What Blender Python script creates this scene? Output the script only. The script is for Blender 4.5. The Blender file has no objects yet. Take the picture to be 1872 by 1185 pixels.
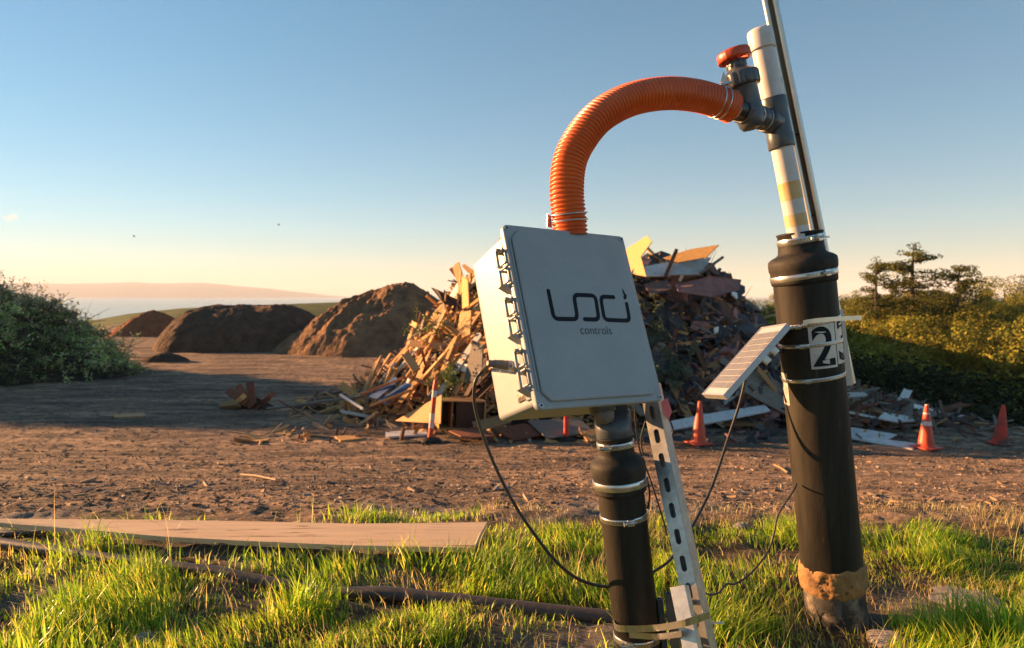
import bpy, bmesh, math, random
import numpy as np
from mathutils import Vector, Matrix, noise as mn
rnd = random.Random(7); NR = np.random.RandomState(11)
S = bpy.context.scene; COL = S.collection
# ---------------------------------------------------------------- camera, world, sun, exposure
EYE = 0.95; F = 1248.0; PITCH = math.atan(51.5/F)
cam = bpy.data.cameras.new('camera'); co = bpy.data.objects.new('camera', cam); COL.objects.link(co)
co.location = (0, 0, EYE); co.rotation_euler = (math.pi/2-PITCH, 0, 0)
cam.sensor_width = 36; cam.lens = 24.0; cam.clip_start = 0.02; cam.clip_end = 60000
cam.dof.use_dof = True; cam.dof.focus_distance = 1.66; cam.dof.aperture_fstop = 6.3
S.camera = co
SUN_AZ = math.radians(-68); SUN_EL = math.radians(11.3)      # azimuth from +Y, clockwise positive
w = bpy.data.worlds.new('World'); S.world = w; w.use_nodes = True
nt = w.node_tree; nt.nodes.clear()
sky = nt.nodes.new('ShaderNodeTexSky'); sky.sky_type = 'NISHITA'; sky.sun_disc = False
sky.sun_elevation = SUN_EL; sky.sun_rotation = SUN_AZ; sky.altitude = 50
sky.air_density = 1.0; sky.dust_density = 0.0; sky.ozone_density = 2.6
bg = nt.nodes.new('ShaderNodeBackground'); bg.inputs[1].default_value = 0.05
wo = nt.nodes.new('ShaderNodeOutputWorld')
hs = nt.nodes.new('ShaderNodeHueSaturation'); hs.inputs['Saturation'].default_value = 1.17; hs.inputs['Hue'].default_value = .487
nt.links.new(sky.outputs[0], hs.inputs['Color']); ga = nt.nodes.new('ShaderNodeGamma'); ga.inputs[1].default_value = .8      # softer sky gradient, as in hazy air
nt.links.new(hs.outputs[0], ga.inputs[0]); tn = nt.nodes.new('ShaderNodeMix'); tn.data_type = 'RGBA'; tn.blend_type = 'MULTIPLY'; tn.inputs[0].default_value = 1; tn.inputs[7].default_value = (1.15, 1.18, 1.22, 1)
nt.links.new(ga.outputs[0], tn.inputs[6]); nt.links.new(tn.outputs[2], bg.inputs[0]); nt.links.new(bg.outputs[0], wo.inputs[0])
sl = bpy.data.lights.new('sun', 'SUN'); sl.energy = 5; sl.angle = math.radians(0.5); sl.color = (1, .54, .235)
so = bpy.data.objects.new('sun', sl); COL.objects.link(so)
SD = Vector((math.sin(SUN_AZ)*math.cos(SUN_EL), math.cos(SUN_AZ)*math.cos(SUN_EL), math.sin(SUN_EL)))
so.rotation_euler = SD.to_track_quat('Z', 'Y').to_euler(); so.location = (0, 0, 50)
S.view_settings.view_transform = 'Standard'; S.view_settings.look = 'None'
S.view_settings.exposure = 1.88; S.view_settings.gamma = 1; S.view_settings.use_curve_mapping = False
S.cycles.volume_bounces = 1

# ---------------------------------------------------------------- helpers
def P(u, v, d):
    """the world point seen at photo pixel (u,v), at distance d straight ahead"""
    x = (u-936)/F; z = -(v-592.5)/F
    y = math.cos(PITCH)+z*math.sin(PITCH); zz = -math.sin(PITCH)+z*math.cos(PITCH)
    k = d/y
    return Vector((x*k, d, EYE+zz*k))
def ray(u, v):
    return (P(u, v, 1)-Vector((0, 0, EYE)))
def tag(o, label=None, cat=None, group=None, kind=None):
    if label: o['label'] = label
    if cat: o['category'] = cat
    if group: o['group'] = group
    if kind: o['kind'] = kind
    return o
def empty(name, loc, label, cat, group=None):
    o = bpy.data.objects.new(name, None); COL.objects.link(o); o.location = loc; o.empty_display_size = .05
    return tag(o, label, cat, group)
def wloc(o):
    v = Vector((0, 0, 0))
    while o is not None: v = v+o.location; o = o.parent
    return v
def frame(axis, xdir=None):
    z = Vector(axis).normalized(); x = Vector(xdir) if xdir is not None else Vector((1, 0, 0))
    x = (x-z*x.dot(z))
    if x.length < 1e-4: x = Vector((0, 1, 0))-z*z.y
    x.normalize(); y = z.cross(x)
    return Matrix((x, y, z)).transposed()
def fr4(origin, axis, xdir=None):
    return Matrix.Translation(origin) @ frame(axis, xdir).to_4x4()
class MB:
    def __init__(s): s.v = []; s.f = []; s.m = []; s.sm = []
    def add(s, vs, fs, M=None, mi=0, smooth=False):
        n = len(s.v)
        for p in vs:
            p = Vector(p)
            s.v.append(M @ p if M is not None else p)
        for f in fs: s.f.append([i+n for i in f]); s.m.append(mi); s.sm.append(smooth)
    def box(s, sx, sy, sz, M=None, mi=0, c=(0, 0, 0)):
        vs = [(c[0]+a*sx/2, c[1]+b*sy/2, c[2]+d*sz/2) for a in (-1, 1) for b in (-1, 1) for d in (-1, 1)]
        s.add(vs, [(0, 1, 3, 2), (4, 6, 7, 5), (0, 4, 5, 1), (2, 3, 7, 6), (0, 2, 6, 4), (1, 5, 7, 3)], M, mi)
    def rbox(s, sx, sy, sz, r, M=None, mi=0, c=(0, 0, 0), seg=3, smooth=True):
        bm = bmesh.new(); bmesh.ops.create_cube(bm, size=1)
        for v in bm.verts: v.co = Vector((v.co.x*sx, v.co.y*sy, v.co.z*sz))
        bmesh.ops.bevel(bm, geom=bm.edges[:], offset=r, segments=seg, profile=.5, affect='EDGES')
        bm.verts.index_update()
        s.add([v.co+Vector(c) for v in bm.verts], [[v.index for v in f.verts] for f in bm.faces], M, mi, smooth); bm.free()
    def lathe(s, prof, n=32, M=None, mi=0, smooth=True, caps=True, rib=None):
        """prof: list of (r,z); sharp steps: repeat the point"""
        vs = []; fs = []
        for j, (r, z) in enumerate(prof):
            for i in range(n):
                a = 2*math.pi*i/n; rr = r*(rib(a, j) if rib else 1)
                vs.append((rr*math.cos(a), rr*math.sin(a), z))
        for j in range(len(prof)-1):
            if abs(prof[j][0]-prof[j+1][0])+abs(prof[j][1]-prof[j+1][1]) < 1e-7: continue
            for i in range(n):
                k = (i+1) % n; fs.append((j*n+i, j*n+k, (j+1)*n+k, (j+1)*n+i))
        s.add(vs, fs, M, mi, smooth)
        if caps:
            m = len(prof)-1
            s.add(vs[:n], [list(range(n))[::-1]], M, mi); s.add(vs[m*n:], [list(range(n))], M, mi)
    def tube(s, pts, r, n=12, mi=0, caps=True):
        pts = [Vector(p) for p in pts]; N = len(pts); vs = []; fs = []
        up = None
        for j in range(N):
            t = (pts[min(j+1, N-1)]-pts[max(j-1, 0)]).normalized()
            if up is None:
                up = Vector((0, 0, 1)) if abs(t.z) < .9 else Vector((1, 0, 0))
            up = (up-t*up.dot(t)).normalized(); sd = t.cross(up)
            rr = r(j) if callable(r) else r
            for i in range(n):
                a = 2*math.pi*i/n; vs.append(pts[j]+up*rr*math.cos(a)+sd*rr*math.sin(a))
        for j in range(N-1):
            for i in range(n):
                k = (i+1) % n; fs.append((j*n+i, (j+1)*n+i, (j+1)*n+k, j*n+k))
        s.add(vs, fs, None, mi, True)
        if caps:
            s.add(vs[:n], [list(range(n))], None, mi); s.add(vs[-n:], [list(range(n))[::-1]], None, mi)
    def prism(s, poly, h, M=None, mi=0):
        """2-D outline in xy, thickness h along z (centred)"""
        n = len(poly)
        vs = [(a, b, -h/2) for a, b in poly]+[(a, b, h/2) for a, b in poly]
        fs = [list(range(n))[::-1], [i+n for i in range(n)]]+[(i, (i+1) % n, (i+1) % n+n, i+n) for i in range(n)]
        s.add(vs, fs, M, mi)
    def slab(s, pts, th, mi=0):
        """3-D outline given thickness along its own normal"""
        pts = [Vector(p) for p in pts]; nrm = Vector((0, 0, 0)); c = sum(pts, Vector())/len(pts)
        for i in range(len(pts)): nrm += (pts[i]-c).cross(pts[(i+1) % len(pts)]-c)
        nrm.normalize(); n = len(pts)
        vs = [p-nrm*th/2 for p in pts]+[p+nrm*th/2 for p in pts]
        fs = [list(range(n))[::-1], [i+n for i in range(n)]]+[(i, (i+1) % n, (i+1) % n+n, i+n) for i in range(n)]
        s.add(vs, fs, None, mi)
    def obj(s, name, mats, parent=None, loc=None, bevel=0, auto=None):
        if not isinstance(mats, (list, tuple)): mats = [mats]
        base = wloc(parent) if parent is not None else Vector((0, 0, 0))
        L = Vector(loc) if loc is not None else Vector((0, 0, 0))
        if parent is None and loc is None and s.v:
            L = Vector((sum(v.x for v in s.v)/len(s.v), sum(v.y for v in s.v)/len(s.v), min(v.z for v in s.v)))
        off = L if parent is None else base
        me = bpy.data.meshes.new(name); me.from_pydata([tuple(v-off) for v in s.v], [], s.f)
        for m in mats: me.materials.append(m)
        me.polygons.foreach_set('material_index', s.m); me.polygons.foreach_set('use_smooth', s.sm)
        bm = bmesh.new(); bm.from_mesh(me); bmesh.ops.recalc_face_normals(bm, faces=bm.faces); bm.to_mesh(me); bm.free()
        me.update()
        o = bpy.data.objects.new(name, me); COL.objects.link(o)
        if parent is not None: o.parent = parent
        else: o.location = L
        if bevel:
            b = o.modifiers.new('bevel', 'BEVEL'); b.width = bevel; b.segments = 2; b.limit_method = 'ANGLE'
        return o
def npmesh(name, V, Fq, mats, smooth=False, mi=None, col=None, loc=(0, 0, 0), parent=None):
    me = bpy.data.meshes.new(name); n = len(V); k = Fq.shape[1]; m = len(Fq)
    me.vertices.add(n); me.vertices.foreach_set('co', np.asarray(V, np.float32).ravel())
    me.loops.add(m*k); me.loops.foreach_set('vertex_index', Fq.astype(np.int32).ravel())
    me.polygons.add(m); me.polygons.foreach_set('loop_start', np.arange(m, dtype=np.int32)*k)
    me.polygons.foreach_set('loop_total', np.full(m, k, np.int32))
    if not isinstance(mats, (list, tuple)): mats = [mats]
    for x in mats: me.materials.append(x)
    me.polygons.foreach_set('use_smooth', np.full(m, smooth))
    if mi is not None: me.polygons.foreach_set('material_index', mi.astype(np.int32))
    me.update(calc_edges=True)
    if col is not None:
        a = me.color_attributes.new('tint', 'FLOAT_COLOR', 'POINT')
        a.data.foreach_set('color', np.asarray(col, np.float32).ravel())
    me.validate()
    o = bpy.data.objects.new(name, me); COL.objects.link(o); o.location = loc
    if parent is not None: o.parent = parent
    return o
def _h(ix, iy, s):
    n = (ix.astype(np.int64)*374761393+iy.astype(np.int64)*668265263+s*1274126177) & 0x7fffffff
    n = ((n ^ (n >> 13))*1274126177) & 0x7fffffff
    return ((n ^ (n >> 16)) & 0xffff)/65535.0
def vn(x, y, s=0):
    ix = np.floor(x); iy = np.floor(y); fx = x-ix; fy = y-iy; fx = fx*fx*(3-2*fx); fy = fy*fy*(3-2*fy)
    a = _h(ix, iy, s); b = _h(ix+1, iy, s); c = _h(ix, iy+1, s); d = _h(ix+1, iy+1, s)
    return (a*(1-fx)+b*fx)*(1-fy)+(c*(1-fx)+d*fx)*fy
def fbm(x, y, o=4, s=0, g=.5):
    x = np.asarray(x, float); y = np.asarray(y, float)
    t = 0; a = 1; n = 0
    for i in range(o): t = t+a*(vn(x, y, s+i)*2-1); n += a; a *= g; x = x*2.03+17.1; y = y*2.03+5.7
    return t/n
def sst(t): t = np.clip(t, 0, 1); return t*t*(3-2*t)

# ---------------------------------------------------------------- materials
def mat(name, c1, c2=None, rough=.6, metal=0, scale=20, bump=0, bscale=None, coord='Object', stretch=(1, 1, 1),
        detail=6, lo=.35, hi=.65, spec=.5, c3=None, s3=4, l3=.55, h3=.65, r2=None, coat=0, rand=0):
    m = bpy.data.materials.new(name); m.use_nodes = True; t = m.node_tree; N = t.nodes; L = t.links
    b = N['Principled BSDF']; b.inputs['Roughness'].default_value = rough; b.inputs['Metallic'].default_value = metal
    b.inputs['Specular IOR Level'].default_value = spec; b.inputs['Coat Weight'].default_value = coat
    tc = N.new('ShaderNodeTexCoord'); mp = N.new('ShaderNodeMapping'); mp.inputs['Scale'].default_value = stretch
    L.new(tc.outputs[coord], mp.inputs['Vector']); out = mp.outputs[0]
    c2 = c2 or c1
    def ns(sc, de=detail):
        n = N.new('ShaderNodeTexNoise'); n.inputs['Scale'].default_value = sc; n.inputs['Detail'].default_value = de
        n.inputs['Roughness'].default_value = .6; L.new(out, n.inputs['Vector']); return n
    n1 = ns(scale); mr = N.new('ShaderNodeMapRange'); mr.inputs[1].default_value = lo; mr.inputs[2].default_value = hi
    L.new(n1.outputs[0], mr.inputs[0])
    mx = N.new('ShaderNodeMix'); mx.data_type = 'RGBA'; mx.inputs[6].default_value = (*c1, 1); mx.inputs[7].default_value = (*c2, 1)
    L.new(mr.outputs[0], mx.inputs[0]); cur = mx.outputs[2]
    if c3:
        n3 = ns(s3); m3 = N.new('ShaderNodeMapRange'); m3.inputs[1].default_value = l3; m3.inputs[2].default_value = h3
        L.new(n3.outputs[0], m3.inputs[0]); x3 = N.new('ShaderNodeMix'); x3.data_type = 'RGBA'
        L.new(m3.outputs[0], x3.inputs[0]); L.new(cur, x3.inputs[6]); x3.inputs[7].default_value = (*c3, 1); cur = x3.outputs[2]
    if rand:
        oi = N.new('ShaderNodeObjectInfo'); hs = N.new('ShaderNodeHueSaturation'); ra = N.new('ShaderNodeMapRange')
        ra.inputs[3].default_value = 1-rand; ra.inputs[4].default_value = 1+rand; L.new(oi.outputs['Random'], ra.inputs[0])
        L.new(ra.outputs[0], hs.inputs['Value']); L.new(cur, hs.inputs['Color']); cur = hs.outputs[0]
    L.new(cur, b.inputs['Base Color'])
    if r2 is not None:
        rr = N.new('ShaderNodeMapRange'); rr.inputs[3].default_value = rough; rr.inputs[4].default_value = r2
        L.new(mr.outputs[0], rr.inputs[0]); L.new(rr.outputs[0], b.inputs['Roughness'])
    if bump:
        bp = N.new('ShaderNodeBump'); bp.inputs['Strength'].default_value = 1; bp.inputs['Distance'].default_value = bump
        nb = ns(bscale or scale*2, 8); L.new(nb.outputs[0], bp.inputs['Height']); L.new(bp.outputs[0], b.inputs['Normal'])
    return m
def leafmat(name, trans=.4, cols=None, rough=.5, spec=.35):
    """foliage: tint from the per-leaf attribute, light passes through"""
    m = bpy.data.materials.new(name); m.use_nodes = True; t = m.node_tree; N = t.nodes; L = t.links
    b = N['Principled BSDF']; b.inputs['Roughness'].default_value = rough; b.inputs['Specular IOR Level'].default_value = spec
    at = N.new('ShaderNodeAttribute'); at.attribute_name = 'tint'
    L.new(at.outputs['Color'], b.inputs['Base Color'])
    tr = N.new('ShaderNodeBsdfTranslucent'); L.new(at.outputs['Color'], tr.inputs[0])
    mx = N.new('ShaderNodeMixShader'); mx.inputs[0].default_value = trans
    L.new(b.outputs[0], mx.inputs[1]); L.new(tr.outputs[0], mx.inputs[2]); L.new(mx.outputs[0], N['Material Output'].inputs[0])
    return m
M_hdpe = mat('black_polyethylene', (.011, .010, .009), (.045, .037, .027), rough=.5, spec=.15, scale=14, stretch=(1, 1, .12), r2=.6, c3=(.12, .095, .065), s3=60, l3=.66, h3=.85, bump=.0006, bscale=200)
M_rubber = mat('black_rubber', (.016, .015, .014), (.036, .031, .025), rough=.65, spec=.2, scale=30, c3=(.085, .068, .045), s3=9, l3=.5, h3=.8, bump=.0008, bscale=160)
M_pvcgrey = mat('grey_pvc', (.05, .058, .07), (.075, .082, .092), rough=.32, scale=25, c3=(.16, .13, .10), s3=50, l3=.6, h3=.9, bump=.0003, bscale=90)
M_pvcwhite = mat('white_pvc', (.62, .58, .55), (.52, .48, .45), rough=.4, scale=18, c3=(.35, .26, .18), s3=35, l3=.66, h3=.9)
M_stain = mat('yellow_primer_stain', (.62, .34, .08), (.55, .42, .26), rough=.45, scale=25)
M_steel = mat('galvanised_steel', (.50, .49, .47), (.38, .37, .36), rough=.38, metal=.85, scale=60, c3=(.30, .27, .24), s3=20, l3=.55, h3=.8, bump=.0002, bscale=300)
M_bright = mat('bright_rolled_steel', (.78, .74, .68), (.6, .55, .48), rough=.34, metal=.55, scale=8, stretch=(1, 1, .1), c3=(.25, .18, .11), s3=40, l3=.62, h3=.8)
M_band = mat('stainless_band', (.62, .60, .57), (.5, .48, .46), rough=.28, metal=.9, scale=30)
M_box = mat('grey_fibreglass', (.325, .34, .34), (.295, .305, .31), rough=.38, scale=9, c3=(.25, .235, .21), s3=150, l3=.60, h3=.76, bump=.0003, bscale=260)
M_ink = mat('black_ink', (.006, .009, .014), rough=.6, spec=.2)
M_plate = mat('dark_nameplate', (.10, .09, .08), (.16, .14, .12), rough=.4, metal=.5, scale=60)
M_cable = mat('black_cable', (.018, .016, .015), (.035, .03, .026), rough=.5, scale=90)
M_gland = mat('dusty_plastic', (.19, .16, .13), (.12, .10, .085), rough=.55, scale=50)
M_wheel = mat('orange_red_plastic', (.55, .075, .018), (.42, .055, .014), rough=.38, scale=30, c3=(.10, .045, .03), s3=60, l3=.6, h3=.8)
M_frame = mat('anodised_aluminium', (.42, .41, .43), (.36, .35, .37), rough=.4, metal=.5, scale=60)
M_white = mat('white_paint', (.72, .70, .66), (.60, .57, .53), rough=.5, scale=12, c3=(.33, .25, .18), s3=14, l3=.6, h3=.75)
M_foam = mat('amber_foam', (.36, .18, .055), (.20, .10, .038), rough=.8, scale=20, c3=(.07, .04, .02), s3=34, l3=.56, h3=.7, bump=.006, bscale=40)
M_reflect = mat('reflective_sheet', (.55, .53, .50), (.44, .42, .40), rough=.35, metal=.25, scale=30, c3=(.16, .14, .12), s3=22, l3=.6, h3=.75)
M_pink = mat('pink_ribbon', (.75, .16, .16), (.65, .1, .1), rough=.6)

def hose_mat():
    m = mat('orange_corrugated_plastic', (.70, .125, .012), (.58, .085, .010), rough=.38, scale=9, c3=(.22, .04, .02), s3=22, l3=.62, h3=.8, spec=.6)
    return m
M_hose = hose_mat()

# ---------------------------------------------------------------- terrain
PY = [-60, 2.7, 3.0, 4, 6, 8, 10, 11.5, 45]; PZ = [0, 0, -.02, -.2, -.66, -1.07, -1.4, -1.5, -1.5]
RX = [-140, -75, -60, -52, -45, -39, -30, -21.5, -10, 20, 60]; RZ = [-12, -9, -5, -3, -1.5, -.75, -.3, .05, .35, .3, .1]
def terr(x, y, fine=True):
    x = np.asarray(x, float); y = np.asarray(y, float)
    z = np.interp(y, PY, PZ)
    r = np.interp(x*80/np.maximum(y, 40), RX, RZ)
    z = z+(r-z)*sst((y-44)/36)
    z = z+(-40-z)*sst((y-92)/130)
    xe = 7.6+.13*(y-14)+.5*fbm(y*.3, y*0, 2, 5)
    rv = np.interp(y, [10, 14, 30, 46, 62, 95, 150, 230], [-9, -11, -11, -7.5, -4.6, -2.6, -12, -40])+1.2*fbm(x*.07, y*.07, 4, 9)
    z = z+2.6*np.exp(-((x-xe+2.2)/2.0)**2)*sst((y-24)/6)*(1-sst((y-78)/14))  # added bank, hidden behind the debris pile, to cast shade across the ravine
    k = sst((x-xe)/10)*sst((y-12.5)/4)
    z = z*(1-k)+rv*k
    if fine:
        lot = sst((y-3.0)/1.2)*(1-sst((y-60)/20))
        rut = lambda c, w_: -np.exp(-((y-c-.06*x-.25*np.sin(x*.33+c))/w_)**2)+.5*np.exp(-((y-c-w_*1.8-.06*x-.25*np.sin(x*.33+c))/w_)**2)
        tr = .022*(rut(5.2, .12)+rut(6.6, .14)+1.3*rut(8.3, .17)+1.3*rut(10.0, .17)+1.5*rut(15.5, .3)+1.5*rut(17.6, .3))*(.6+.6*fbm(x*.5, y*.5, 3, 12))
        z = z+lot*(tr+.05*fbm(x*.38, y*1.3, 4, 21)+.028*fbm(x*1.6, y*4.6, 4, 31)+.012*fbm(x*9, y*15, 3, 37))*np.where(y < 7, .6, 1)
        near = 1-sst((y-2.9)/.8)
        z = z+near*(.035*fbm(x*1.7, y*1.7, 4, 41)+.02*fbm(x*7, y*7, 4, 51)+.008*fbm(x*25, y*25, 3, 61))
        mid = sst((y-2.7)/.3)*(1-sst((y-5)/2))
        z = z+mid*(.014*fbm(x*14, y*14, 4, 71))
    return z
def tz(x, y): return float(terr(np.array([x]), np.array([y]))[0])
def ground_at(u, v, up=0.0):
    """where the line of sight through a photo pixel meets the ground"""
    r = ray(u, v); t = np.geomspace(.8, 200, 2200)
    k = np.nonzero(EYE+r.z*t <= terr(r.x*t, r.y*t)+up)[0]; k = t[k[0]] if len(k) else 200.
    return Vector((0, 0, EYE))+r*float(k)
M_ground = bpy.data.materials.new('packed_dirt')
def ground_material(m):
    m.use_nodes = True; t = m.node_tree; N = t.nodes; L = t.links; b = N['Principled BSDF']
    b.inputs['Roughness'].default_value = .9; b.inputs['Specular IOR Level'].default_value = .15
    ge = N.new('ShaderNodeNewGeometry')
    def noise(sc, st=(1, 1, 1), de=8, ro=.62):
        mp = N.new('ShaderNodeMapping'); mp.inputs['Scale'].default_value = st; L.new(ge.outputs['Position'], mp.inputs[0])
        n = N.new('ShaderNodeTexNoise'); n.inputs['Scale'].default_value = sc; n.inputs['Detail'].default_value = de; n.inputs['Roughness'].default_value = ro
        L.new(mp.outputs[0], n.inputs['Vector']); return n.outputs[0]
    def rng(a, lo, hi):
        r = N.new('ShaderNodeMapRange'); r.inputs[1].default_value = lo; r.inputs[2].default_value = hi; L.new(a, r.inputs[0]); return r.outputs[0]
    def mix(f, a, c):
        x = N.new('ShaderNodeMix'); x.data_type = 'RGBA'
        if isinstance(f, float): x.inputs[0].default_value = f
        else: L.new(f, x.inputs[0])
        for i, q in ((6, a), (7, c)):
            if isinstance(q, tuple): x.inputs[i].default_value = (*q, 1)
            else: L.new(q, x.inputs[i])
        return x.outputs[2]
    c = mix(rng(noise(.9, (.6, 1.6, 1)), .38, .62), (.19, .125, .082), (.50, .325, .20))
    c = mix(rng(noise(9, (.7, 1.6, 1)), .40, .66), c, (.078, .056, .043))
    c = mix(rng(noise(1.7, (.35, 1.9, 1)), .47, .62), c, (.072, .052, .040))
    c = mix(rng(noise(38), .56, .68), c, (.58, .42, .27))
    vo = N.new('ShaderNodeTexVoronoi'); vo.inputs['Scale'].default_value = 22; L.new(ge.outputs['Position'], vo.inputs['Vector'])
    vm = rng(vo.outputs['Distance'], .16, .08)
    sp = N.new('ShaderNodeMath'); sp.operation = 'MULTIPLY'; L.new(vm, sp.inputs[0]); L.new(rng(noise(3.3), .52, .6), sp.inputs[1])
    c = mix(sp.outputs[0], c, (.36, .27, .18))
    at = N.new('ShaderNodeAttribute'); at.attribute_name = 'tint'
    sx = N.new('ShaderNodeSeparateColor'); L.new(at.outputs['Color'], sx.inputs[0])
    gr = mix(rng(noise(.5), .4, .6), (.035, .06, .014), (.10, .11, .03))
    c = mix(sx.outputs[0], c, gr)                       # far grassy slopes
    near = mix(rng(noise(14), .4, .62), (.060, .040, .024), (.16, .115, .075))
    c = mix(sx.outputs[1], c, near)                     # soil under the grass
    c = mix(sx.outputs[2], c, mix(rng(noise(30), .4, .6), (.24, .21, .18), (.13, .11, .10)))  # grey silt and gravel
    L.new(c, b.inputs['Base Color'])
    bp = N.new('ShaderNodeBump'); bp.inputs['Distance'].default_value = .03; bp.inputs['Strength'].default_value = 1
    ad = N.new('ShaderNodeMath'); ad.operation = 'ADD'; L.new(noise(26, de=10, ro=.7), ad.inputs[0]); L.new(noise(5, (1, 1.6, 1)), ad.inputs[1])
    L.new(ad.outputs[0], bp.inputs['Height']); L.new(bp.outputs[0], b.inputs['Normal'])
ground_material(M_ground)
def build_ground():
    s = np.concatenate([-np.geomspace(6, .82, 60), np.linspace(-.8, .8, 800), np.geomspace(.82, 6, 60)])
    yy = [-8.]
    while yy[-1] < 1.2: yy.append(yy[-1]+.35)
    while yy[-1] < 260: yy.append(yy[-1]+max(.012, (yy[-1])*.0105))
    y = np.array(yy); X = s[None, :]*(y[:, None]+9)*.78; Y = np.repeat(y[:, None], len(s), 1)
    Z = terr(X, Y)
    V = np.stack([X, Y, Z], -1).reshape(-1, 3); nr, nc = X.shape
    i = np.arange(nr-1)[:, None]*nc+np.arange(nc-1)[None, :]
    Fq = np.stack([i, i+1, i+nc+1, i+nc], -1).reshape(-1, 4)
    x = V[:, 0]; yv = V[:, 1]
    k = sst((x-(8.4+.13*(yv-14)))/3)*sst((yv-13)/3)
    g = np.maximum(k, sst((yv-52)/10+.6*fbm(x*.05, yv*.05, 3, 3)-.2))
    nearm = 1-sst((yv-2.75-.12*fbm(x*2, yv*2, 3, 4))/.25)
    silt = np.clip(sst((fbm(x*1.3+3, yv*1.9, 3, 77)-.18)/.2)*(1-sst((yv-3.3)/.5))*.8
                   + sst(1-np.hypot((x-1.28)/.34, (yv-2.02)/.22)), 0, 1)
    c = np.stack([g, nearm, silt, np.ones_like(g)], -1)
    o = npmesh('ground', V, Fq, M_ground, True, col=c); tag(o, kind='structure')
build_ground()
# sea
M_sea = mat('sea_water', (.012, .03, .045), rough=.16, spec=.5, bump=.4, bscale=.05, coord='Object', scale=1)
o = MB(); o.add([(-14000, 95, -21), (14000, 95, -21), (14000, 15500, -21), (-14000, 15500, -21)], [(0, 1, 2, 3)])
o = o.obj('sea', M_sea, loc=(0, 0, 0)); tag(o, kind='structure')
# far mountains across the water
def mountains():
    M_hill = mat('distant_hills', (.035, .045, .06), (.03, .04, .05), rough=.95, scale=.002)
    mb = MB(); D = 9000
    prof = [(-500, 530), (-250, 524), (-60, 520), (60, 519), (130, 521), (240, 517), (300, 520), (370, 518), (430, 524), (500, 530), (560, 536), (600, 541), (640, 545)]
    us = np.linspace(-500, 640, 160); vs = np.interp(us, [a for a, b in prof], [b for a, b in prof])-1.2*fbm(us*.03, us*0, 4, 2)
    rows = []
    for k, (dd, sc) in enumerate([(0, 0), (500, .62), (1000, 1), (1700, .4), (2200, 0)]):
        for u, v in zip(us, vs):
            X = (u-936)/F*(D+1000)*(D+dd)/(D+1000); hz = max((545-v), 0)/F*(D+1000)
            rows.append((X, D+dd, -22+hz*sc))
    n = len(us); f = [(k*n+i, k*n+i+1, (k+1)*n+i+1, (k+1)*n+i) for k in range(4) for i in range(n-1)]
    mb.add(rows, f, smooth=True); tag(mb.obj('hills', M_hill, loc=(0, 0, 0)), kind='structure')
mountains()

# ---------------------------------------------------------------- soil mounds
def mound(name, mats, cx, cy, rx, ry, h, label, cat, seed, pw=1.6, nz=.16, flat=.0, group=None, n=190, skew=0):
    t = np.linspace(-1.25, 1.25, n); A, B = np.meshgrid(t, t)
    ang = np.arctan2(B, A); R = np.hypot(A, B)*(1+.12*fbm(np.cos(ang)*1.5+seed, np.sin(ang)*1.5, 3, seed))
    R = np.hypot(A-skew*(1-np.clip(R, 0, 1)), B)*(1+.12*fbm(np.cos(ang)*1.5+seed, np.sin(ang)*1.5, 3, seed))
    q = np.clip(1-R, 0, 1)
    z = np.minimum(q*(1+flat)*1.0, 1-flat*.15+0*q); z = 1-(1-np.clip(z, 0, 1))**pw
    gul = np.abs(fbm(np.cos(ang)*3.2+seed, np.sin(ang)*3.2, 3, seed+3))        # gullies that run down the sides
    z = z*(1-.34*gul*np.clip(R*1.3, 0, 1))
    env = np.clip(z*4, 0, 1)
    X = cx+A*rx; Y = cy+B*ry
    det = nz*(fbm(X*1.1, Y*1.1, 5, seed+5)+.5*np.abs(fbm(X*3.1, Y*3.1, 5, seed+9))+.22*fbm(X*9, Y*9, 4, seed+2))*env
    Z = terr(X, Y)*1+z*h+det*h*.6-.08*(1-env)
    i = np.arange(n-1)[:, None]*n+np.arange(n-1)[None, :]
    Fq = np.stack([i, i+1, i+n+1, i+n], -1).reshape(-1, 4)
    z0 = tz(cx, cy)
    keep = (R < 1.12).ravel()[Fq].all(1); Fq = Fq[keep]
    V = np.stack([X-cx, Y-cy, Z-z0], -1).reshape(-1, 3)
    used = np.unique(Fq); mp = np.zeros(len(V), int); mp[used] = np.arange(len(used))
    o = npmesh(name, V[used], mp[Fq], mats, True, loc=(cx, cy, z0)); tag(o, label, cat, group); return o
M_mulch = mat('brown_compost', (.34, .19, .10), (.16, .093, .056), rough=.95, spec=.1, scale=1.6, bump=.22, bscale=5, c3=(.36, .21, .11), s3=9, l3=.58, h3=.7)
M_mulch2 = mat('dark_compost', (.16, .10, .065), (.08, .055, .04), rough=.95, spec=.1, scale=2, bump=.18, bscale=6, c3=(.085, .05, .03), s3=11, l3=.58, h3=.7)
M_mulch3 = mat('red_mulch', (.34, .12, .055), (.22, .08, .04), rough=.95, spec=.1, scale=2, bump=.12, bscale=6)
mound('soil_mound', M_mulch, -6.0, 31.3, 4.6, 4.0, 3.0, 'largest brown compost mound with gullied sides, left of the wood debris pile', 'soil mound', 3, pw=1.9, nz=.17, skew=.25)
mound('soil_mound', M_mulch2, -13.0, 33.6, 4.2, 4.2, 1.95, 'long flat-topped dark compost mound between the red mound and the largest brown mound', 'soil mound', 8, pw=2.6, nz=.14, flat=.5)
mound('soil_mound', M_mulch3, -22.6, 43, 2.6, 2.6, 1.6, 'small red-brown mulch mound in front of the green slope', 'soil mound', 15, pw=1.25, nz=.07)
mound('soil_mound', M_mulch2, -13.0, 25.5, 1.0, .6, .32, 'low dark heap of soil at the right foot of the green waste pile', 'soil mound', 22, pw=1.4, nz=.12, n=50)

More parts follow.
